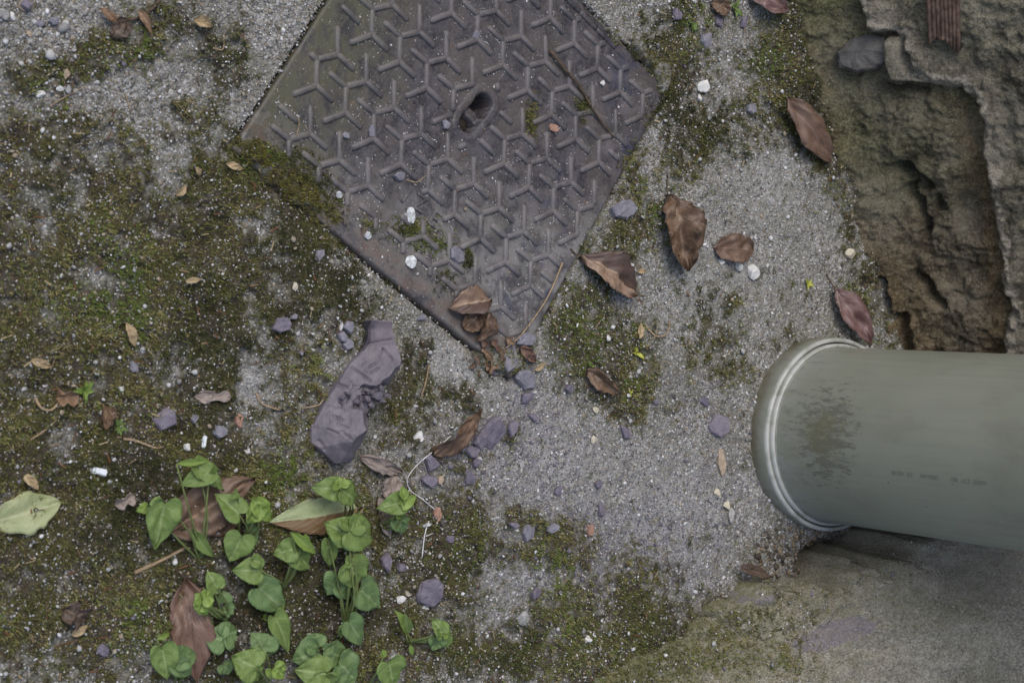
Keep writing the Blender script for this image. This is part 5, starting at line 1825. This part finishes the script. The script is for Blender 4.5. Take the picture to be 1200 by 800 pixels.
def bit(px, py, L, W, T, rot, mat, name, label, cat):
    """a small bevelled fragment"""
    bm = bmesh.new()
    bmesh.ops.create_cube(bm, size=1)
    bmesh.ops.scale(bm, vec=(L, W, T), verts=bm.verts)
    bmesh.ops.bevel(bm, geom=bm.edges[:], offset=min(W, T) * .3, segments=2, affect='EDGES')
    bmesh.ops.translate(bm, vec=(0, 0, T * .5), verts=bm.verts)
    r = random.Random(px)
    for v in bm.verts:
        v.co += Vector((r.gauss(0, 1), r.gauss(0, 1), r.gauss(0, 1))) * T * .05
    me = bpy.data.meshes.new(name)
    bm.to_mesh(me)
    bm.free()
    me.materials.append(mat)
    o = bpy.data.objects.new(name, me)
    coll.objects.link(o)
    p = G(px, py, .002)
    o.location = (p.x, p.y, rest(p.x, p.y) + .0006)
    o.rotation_euler = (0, 0, math.radians(rot))
    return tag(o, label, cat)


bit(115, 552, .0125, .0048, .0035, -18, M_PLASTIC, 'plastic_bit', 'white plastic stub in the moss above the pale green leaf', 'plastic bit')
bit(238, 517, .0085, .0030, .0022, 80, M_PLASTIC, 'plastic_bit', 'thin upright white plastic sliver right of the six-sided chip', 'plastic bit')


# corrugated terracotta shard in the wall, slate shard under the lip
def build_shards():
    c = wall_point(1106, 12, .022)
    W, H_, T = .030, .062, .008
    nu, nv = 60, 14
    V = []
    for k in range(2):
        for i in range(nu):
            for j in range(nv):
                u, v = i / (nu - 1), j / (nv - 1)
                x = (u - .5) * W * (1 - .18 * (1 - v) * (u > .5))
                z = (v - .5) * H_ + (.006 * math.sin(u * 5) if j == 0 else 0)
                d = (.0011 * abs(math.sin(u * math.pi * 8)) if k == 0 else -T) + .0004 * random.uniform(-1, 1) * (k == 0)
                V.append((x, z, d))
    n = nu * nv
    Fa = grid_faces(nu, nv)
    idx = np.arange(n).reshape(nu, nv)
    ring = np.concatenate([idx[:, 0], idx[-1, 1:], idx[-2::-1, -1], idx[0, -2:0:-1]])
    r2 = np.roll(ring, -1)
    o = make('tile_shard', V, np.concatenate([Fa, Fa[:, ::-1] + n, np.stack([ring, ring + n, r2 + n, r2], 1)]), M_TERRA)
    zn = (WN + Vector((0, 0, LEAN))).normalized()
    # long side follows the photo's vertical, which is the run of the wall
    y = -WU
    x = y.cross(zn).normalized()
    o.matrix_world = Matrix.Translation(c) @ Matrix((x, y, zn)).transposed().to_4x4() @ Matrix.Rotation(math.radians(-12), 4, 'Z')
    tag(o, 'ribbed terracotta tile shard stuck in the rock wall at the top', 'tile shard')
    s = chip_mesh(.050, .036, .010, 9, 777, 'slate_shard', mat_slate('damp_slate', (.035, .033, .03), (.10, .094, .088)))
    p = wall_point(1012, 66, .0)
    s.location = p
    s.rotation_euler = (math.radians(-12), math.radians(-50), math.radians(12))
    tag(s, 'dark grey slate shard wedged under the rock wall lip', 'stone chip')


build_shards()

# ------------------------------------------------------------------ green violet plants
# per plant: root pixel, then leaves: base px, tip px, width px, height of base and tip, material, fold, roll, shape
g1, g2, g3 = L_G1, L_G2, L_G3
PLANTS = [
    ('green violet plant with large drooping leaf over the broad brown leaf', (232, 655), [
        ((193, 590), (180, 643), 40, .022, .010, g1, .3, .1, 'heart'),
        ((246, 553), (204, 572), 30, .024, .016, g1, .45, .3, 'heart'),
        ((232, 546), (262, 575), 26, .022, .014, g1, .3, -.4, 'heart'),
        ((207, 543), (248, 540), 9, .026, .024, g3, .7, 0, 'lance'),
        ((224, 619), (252, 656), 17, .012, .008, g1, .9, .4, 'lance'),
        ((172, 594), (158, 599), 14, .014, .012, g3, .3, 0, 'heart'),
    ]),
    ('young bright violet plant with crown of small leaves right of the broad brown leaf', (282, 636), [
        ((280, 602), (250, 577), 34, .024, .016, g1, .3, .2, 'heart'),
        ((278, 577), (270, 585), 12, .026, .03, g1, .4, 0, 'heart'),
        ((301, 603), (296, 578), 27, .026, .03, g3, .35, 0, 'heart'),
        ((303, 596), (286, 616), 25, .028, .024, g3, .35, .2, 'heart'),
        ((300, 592), (320, 612), 24, .027, .022, g3, .3, -.2, 'heart'),
        ((283, 628), (266, 663), 37, .018, .010, g1, .2, .1, 'heart'),
        ((287, 625), (303, 638), 32, .012, .008, g2, .2, -.2, 'heart'),
    ]),
    ('violet plant with paired mid green leaves and dark leaf in the middle', (330, 690), [
        ((345, 644), (366, 671), 40, .022, .012, g1, .25, -.1, 'heart'),
        ((344, 643), (318, 650), 32, .024, .016, g1, .35, .2, 'heart'),
        ((304, 668), (268, 668), 38, .020, .014, g1, .25, .1, 'heart'),
        ((296, 656), (310, 662), 20, .022, .02, g1, .4, -.2, 'heart'),
        ((303, 688), (334, 716), 40, .016, .008, g2, .2, .1, 'heart'),
        ((322, 723), (338, 768), 34, .018, .010, g1, .3, -.2, 'heart'),
        ((341, 623), (374, 652), 14, .030, .024, g3, .8, .2, 'lance'),
        ((355, 630), (362, 650), 14, .026, .022, g3, .6, .2, 'heart'),
    ]),
    ('violet plant with light round crown above the red-brown leaf', (262, 725), [
        ((254, 689), (242, 668), 27, .020, .018, g1, .25, .1, 'heart'),
        ((250, 688), (262, 684), 18, .018, .016, g1, .3, .1, 'heart'),
        ((237, 706), (226, 714), 24, .024, .022, g3, .3, .1, 'heart'),
        ((238, 702), (252, 697), 22, .026, .024, g3, .35, -.2, 'heart'),
        ((238, 708), (242, 722), 24, .024, .02, g3, .3, 0, 'heart'),
        ((236, 703), (228, 694), 16, .024, .024, g3, .3, 0, 'heart'),
        ((263, 705), (262, 690), 26, .012, .01, g2, .2, .1, 'heart'),
        ((262, 712), (266, 726), 30, .012, .008, g2, .2, .1, 'heart'),
        ((262, 750), (234, 742), 40, .018, .010, g2, .2, .1, 'heart'),
        ((262, 746), (278, 738), 36, .018, .012, g2, .25, -.1, 'heart'),
        ((240, 720), (250, 738), 8, .014, .010, g1, .6, 0, 'lance'),
    ]),
    ('large leaved violet plant at the bottom edge left of centre', (300, 800), [
        ((300, 782), (266, 766), 50, .026, .016, g1, .2, .1, 'heart'),
        ((296, 786), (304, 798), 30, .024, .018, g1, .25, 0, 'heart'),
        ((312, 764), (292, 738), 34, .018, .012, g2, .25, .1, 'heart'),
        ((320, 752), (310, 772), 22, .010, .006, g2, .2, 0, 'heart'),
        ((322, 782), (334, 794), 24, .022, .02, g3, .4, -.2, 'heart'),
        ((318, 784), (316, 796), 16, .022, .02, g3, .4, .2, 'heart'),
        ((262, 778), (270, 792), 20, .008, .006, g2, .3, .2, 'heart'),
    ]),
    ('violet plant with two drooping leaves on the red-brown leaf at the bottom', (206, 800), [
        ((190, 758), (196, 796), 34, .018, .012, g1, .35, .2, 'heart'),
        ((208, 772), (232, 766), 30, .016, .01, g2, .3, -.2, 'heart'),
        ((206, 776), (226, 792), 28, .016, .01, g2, .3, .1, 'heart'),
        ((184, 748), (198, 742), 8, .014, .012, g3, .6, 0, 'lance'),
    ]),
    ('violet plant with upright bright crown over the half withered leaf', (402, 612), [
        ((397, 573), (361, 571), 33, .030, .022, g1, .3, .15, 'heart'),
        ((399, 571), (396, 556), 22, .034, .034, g3, .3, 0, 'heart'),
        ((400, 574), (418, 590), 32, .032, .022, g1, .3, -.2, 'heart'),
    ]),
    ('violet plant with broad overlapping leaves in the middle of the patch', (402, 735), [
        ((410, 622), (440, 632), 46, .034, .020, g1, .2, -.1, 'heart'),
        ((410, 622), (412, 602), 40, .034, .030, g1, .25, .1, 'heart'),
        ((406, 626), (376, 610), 40, .032, .022, g1, .25, .1, 'heart'),
        ((405, 628), (424, 644), 30, .028, .018, g2, .25, .1, 'heart'),
        ((385, 632), (386, 664), 27, .026, .016, g1, .35, .1, 'heart'),
        ((411, 661), (420, 688), 40, .030, .018, g1, .25, .1, 'heart'),
        ((414, 658), (404, 650), 24, .030, .026, g1, .3, 0, 'heart'),
        ((396, 676), (380, 700), 40, .018, .010, g2, .2, .1, 'heart'),
        ((398, 680), (418, 702), 36, .016, .010, g2, .2, -.1, 'heart'),
        ((422, 690), (444, 712), 40, .018, .010, g2, .2, -.1, 'heart'),
        ((420, 692), (416, 716), 22, .014, .008, g2, .25, .1, 'heart'),
        ((408, 728), (424, 756), 30, .020, .010, g2, .25, -.1, 'heart'),
        ((404, 733), (398, 748), 16, .018, .012, g1, .3, .1, 'heart'),
    ]),
    ('violet plant with the largest dark leaves at the bottom edge', (385, 810), [
        ((371, 762), (336, 776), 44, .020, .012, g2, .2, .1, 'heart'),
        ((372, 758), (358, 742), 30, .020, .016, g2, .25, .1, 'heart'),
        ((382, 789), (340, 784), 44, .026, .016, g1, .2, .1, 'heart'),
        ((384, 788), (372, 806), 36, .026, .016, g1, .25, .1, 'heart'),
        ((386, 764), (410, 772), 34, .014, .008, g2, .2, .1, 'heart'),
        ((398, 778), (420, 800), 44, .016, .01, g2, .2, -.1, 'heart'),
        ((380, 762), (396, 754), 18, .018, .016, g2, .3, .1, 'heart'),
    ]),
    ('single heart leaved seedling at the bottom edge right of the patch', (430, 806), [
        ((455, 776), (462, 808), 36, .018, .010, g1, .3, .05, 'heart'),
        ((449, 770), (448, 760), 10, .02, .022, g3, .6, 0, 'lance'),
    ]),
    ('bright three leaved seedling standing on the grey-brown leaf', (444, 618), [
        ((472, 588), (437, 597), 27, .024, .018, g1, .3, .2, 'heart'),
        ((472, 592), (488, 580), 16, .026, .024, g3, .5, -.2, 'heart'),
        ((474, 586), (470, 567), 12, .028, .028, g3, .6, 0, 'lance'),
        ((468, 598), (474, 606), 22, .022, .016, g3, .4, .1, 'heart'),
        ((464, 608), (476, 626), 20, .014, .008, g2, .4, .2, 'heart'),
        ((470, 610), (482, 607), 8, .016, .014, g2, .5, 0, 'lance'),
    ]),
    ('small seedling with two round leaves below the ragged slate lump', (478, 752), [
        ((519, 742), (504, 722), 26, .018, .016, g1, .25, .1, 'heart'),
        ((521, 740), (528, 742), 18, .017, .014, g3, .3, 0, 'heart'),
        ((514, 746), (504, 764), 28, .014, .008, g2, .3, .2, 'heart'),
        ((522, 748), (526, 758), 18, .013, .01, g1, .3, 0, 'heart'),
        ((476, 742), (462, 714), 14, .012, .022, g3, .7, .3, 'lance'),
        ((478, 742), (474, 718), 12, .012, .022, g1, .7, -.3, 'lance'),
        ((480, 756), (483, 768), 8, .006, .004, g3, .5, 0, 'lance'),
    ]),
]


def build_plants():
    for pi, (lb, rt, lv) in enumerate(PLANTS):
        rp = G(*rt)
        rp.z = gz1(rp.x, rp.y)
        root = empty('violet_plant', rp)
        tag(root, lb, 'plant', 'violet plants in the lower left of the ground')
        off = Matrix.Translation(-rp)
        for i, (b, t, wd, zb, zt, mt, fo, ro, sh) in enumerate(lv):
            A, T = G(*b, zb + .002), G(*t, zt + .002)
            L = (T - A).length
            o = leaf_mesh('leaf', L * (.94 if sh == 'heart' else .98) * random.Random(pi * 77 + i).uniform(.88, 1.08), wd * mpp(b[0], zb) * random.Random(pi * 99 + i).uniform(.86, 1.08), mt, sh, crum=random.Random(pi * 13 + i).uniform(.06, .17), fold=fo * .7, curl=random.Random(pi * 50 + i).uniform(.03, .08), wave=.14, seed=pi * 31 + i, thick=.00025, edge=.012 if sh == 'heart' else 0)
            orient(o, A, T, ro)
            mw = off @ o.matrix_world
            # petiole from the root to the notch of the leaf
            q = Vector((A.x - rp.x, A.y - rp.y, A.z - rp.z))
            mid = q * .5 + Vector((random.Random(i).uniform(-.004, .004), random.Random(i + 9).uniform(-.004, .004), max(.002, q.z * .25)))
            V, Fc = tube(smooth_path([Vector((random.Random(i + 3).uniform(-.003, .003), 0, -.001)), mid, q + Vector((0, 0, -.0003))], 6), [.0009] * 6 + [.0007] * 7, 6)
            st = make('stem', V, Fc, M_STEMG, root)
            o.parent = st
            o.matrix_parent_inverse = Matrix.Identity(4)
            o.matrix_basis = mw


build_plants()

# bud and sprigs
def bud(px, py, n, ln, mat, name, label, seed):
    r = random.Random(seed)
    p = G(px, py, .002)
    root = empty(name, (p.x, p.y, rest(p.x, p.y)))
    tag(root, label, 'sprig')
    for i in range(n):
        a = r.uniform(0, 6.28)
        L = ln * r.uniform(.6, 1.1)
        o = leaf_mesh('leaf', L, L * .42, mat, 'lance', fold=.5, curl=.1, wave=.1, seed=seed + i)
        orient(o, Vector((0, 0, .0005)), Vector((math.cos(a) * L * .8, math.sin(a) * L * .8, L * r.uniform(.2, .7))))
        o.parent = root


L_YEL = mat_leaf('sprig_yellow', (.34, .36, .05), (.44, .45, .08), (.40, .40, .10), veins=.1)
bud(747, 414, 6, .009, L_YEL, 'yellow_sprig', 'bright yellow-green sprig on the dark moss streak', 61)
bud(947, 333, 14, .0065, L_YEL, 'yellow_sprig', 'yellow moss ball above the pipe by the purple leaf', 71)
bud(692, 428, 5, .005, L_G3, 'green_sprig', 'tiny green sprig at the top of the small curled leaf', 81)
bud(98, 458, 7, .009, L_G3, 'green_sprig', 'small green sprig beside the curled orange leaf', 91)
bud(140, 500, 7, .009, L_G1, 'green_sprig', 'fine green sprig beside the rolled orange leaf', 101)
bud(862, 10, 9, .010, L_G1, 'green_sprig', 'bright green sprig between the two leaves at the top edge', 111)
bud(812, 30, 8, .008, L_G1, 'green_sprig', 'low green sprig in the moss at the top edge', 121)
bud(737, 461, 5, .004, L_YEL, 'yellow_sprig', 'tiny yellow sprig low in the dark moss streak', 131)
bud(308, 724, 4, .005, L_G3, 'green_sprig', 'tiny green shoot in bare soil between the violet leaves', 141)
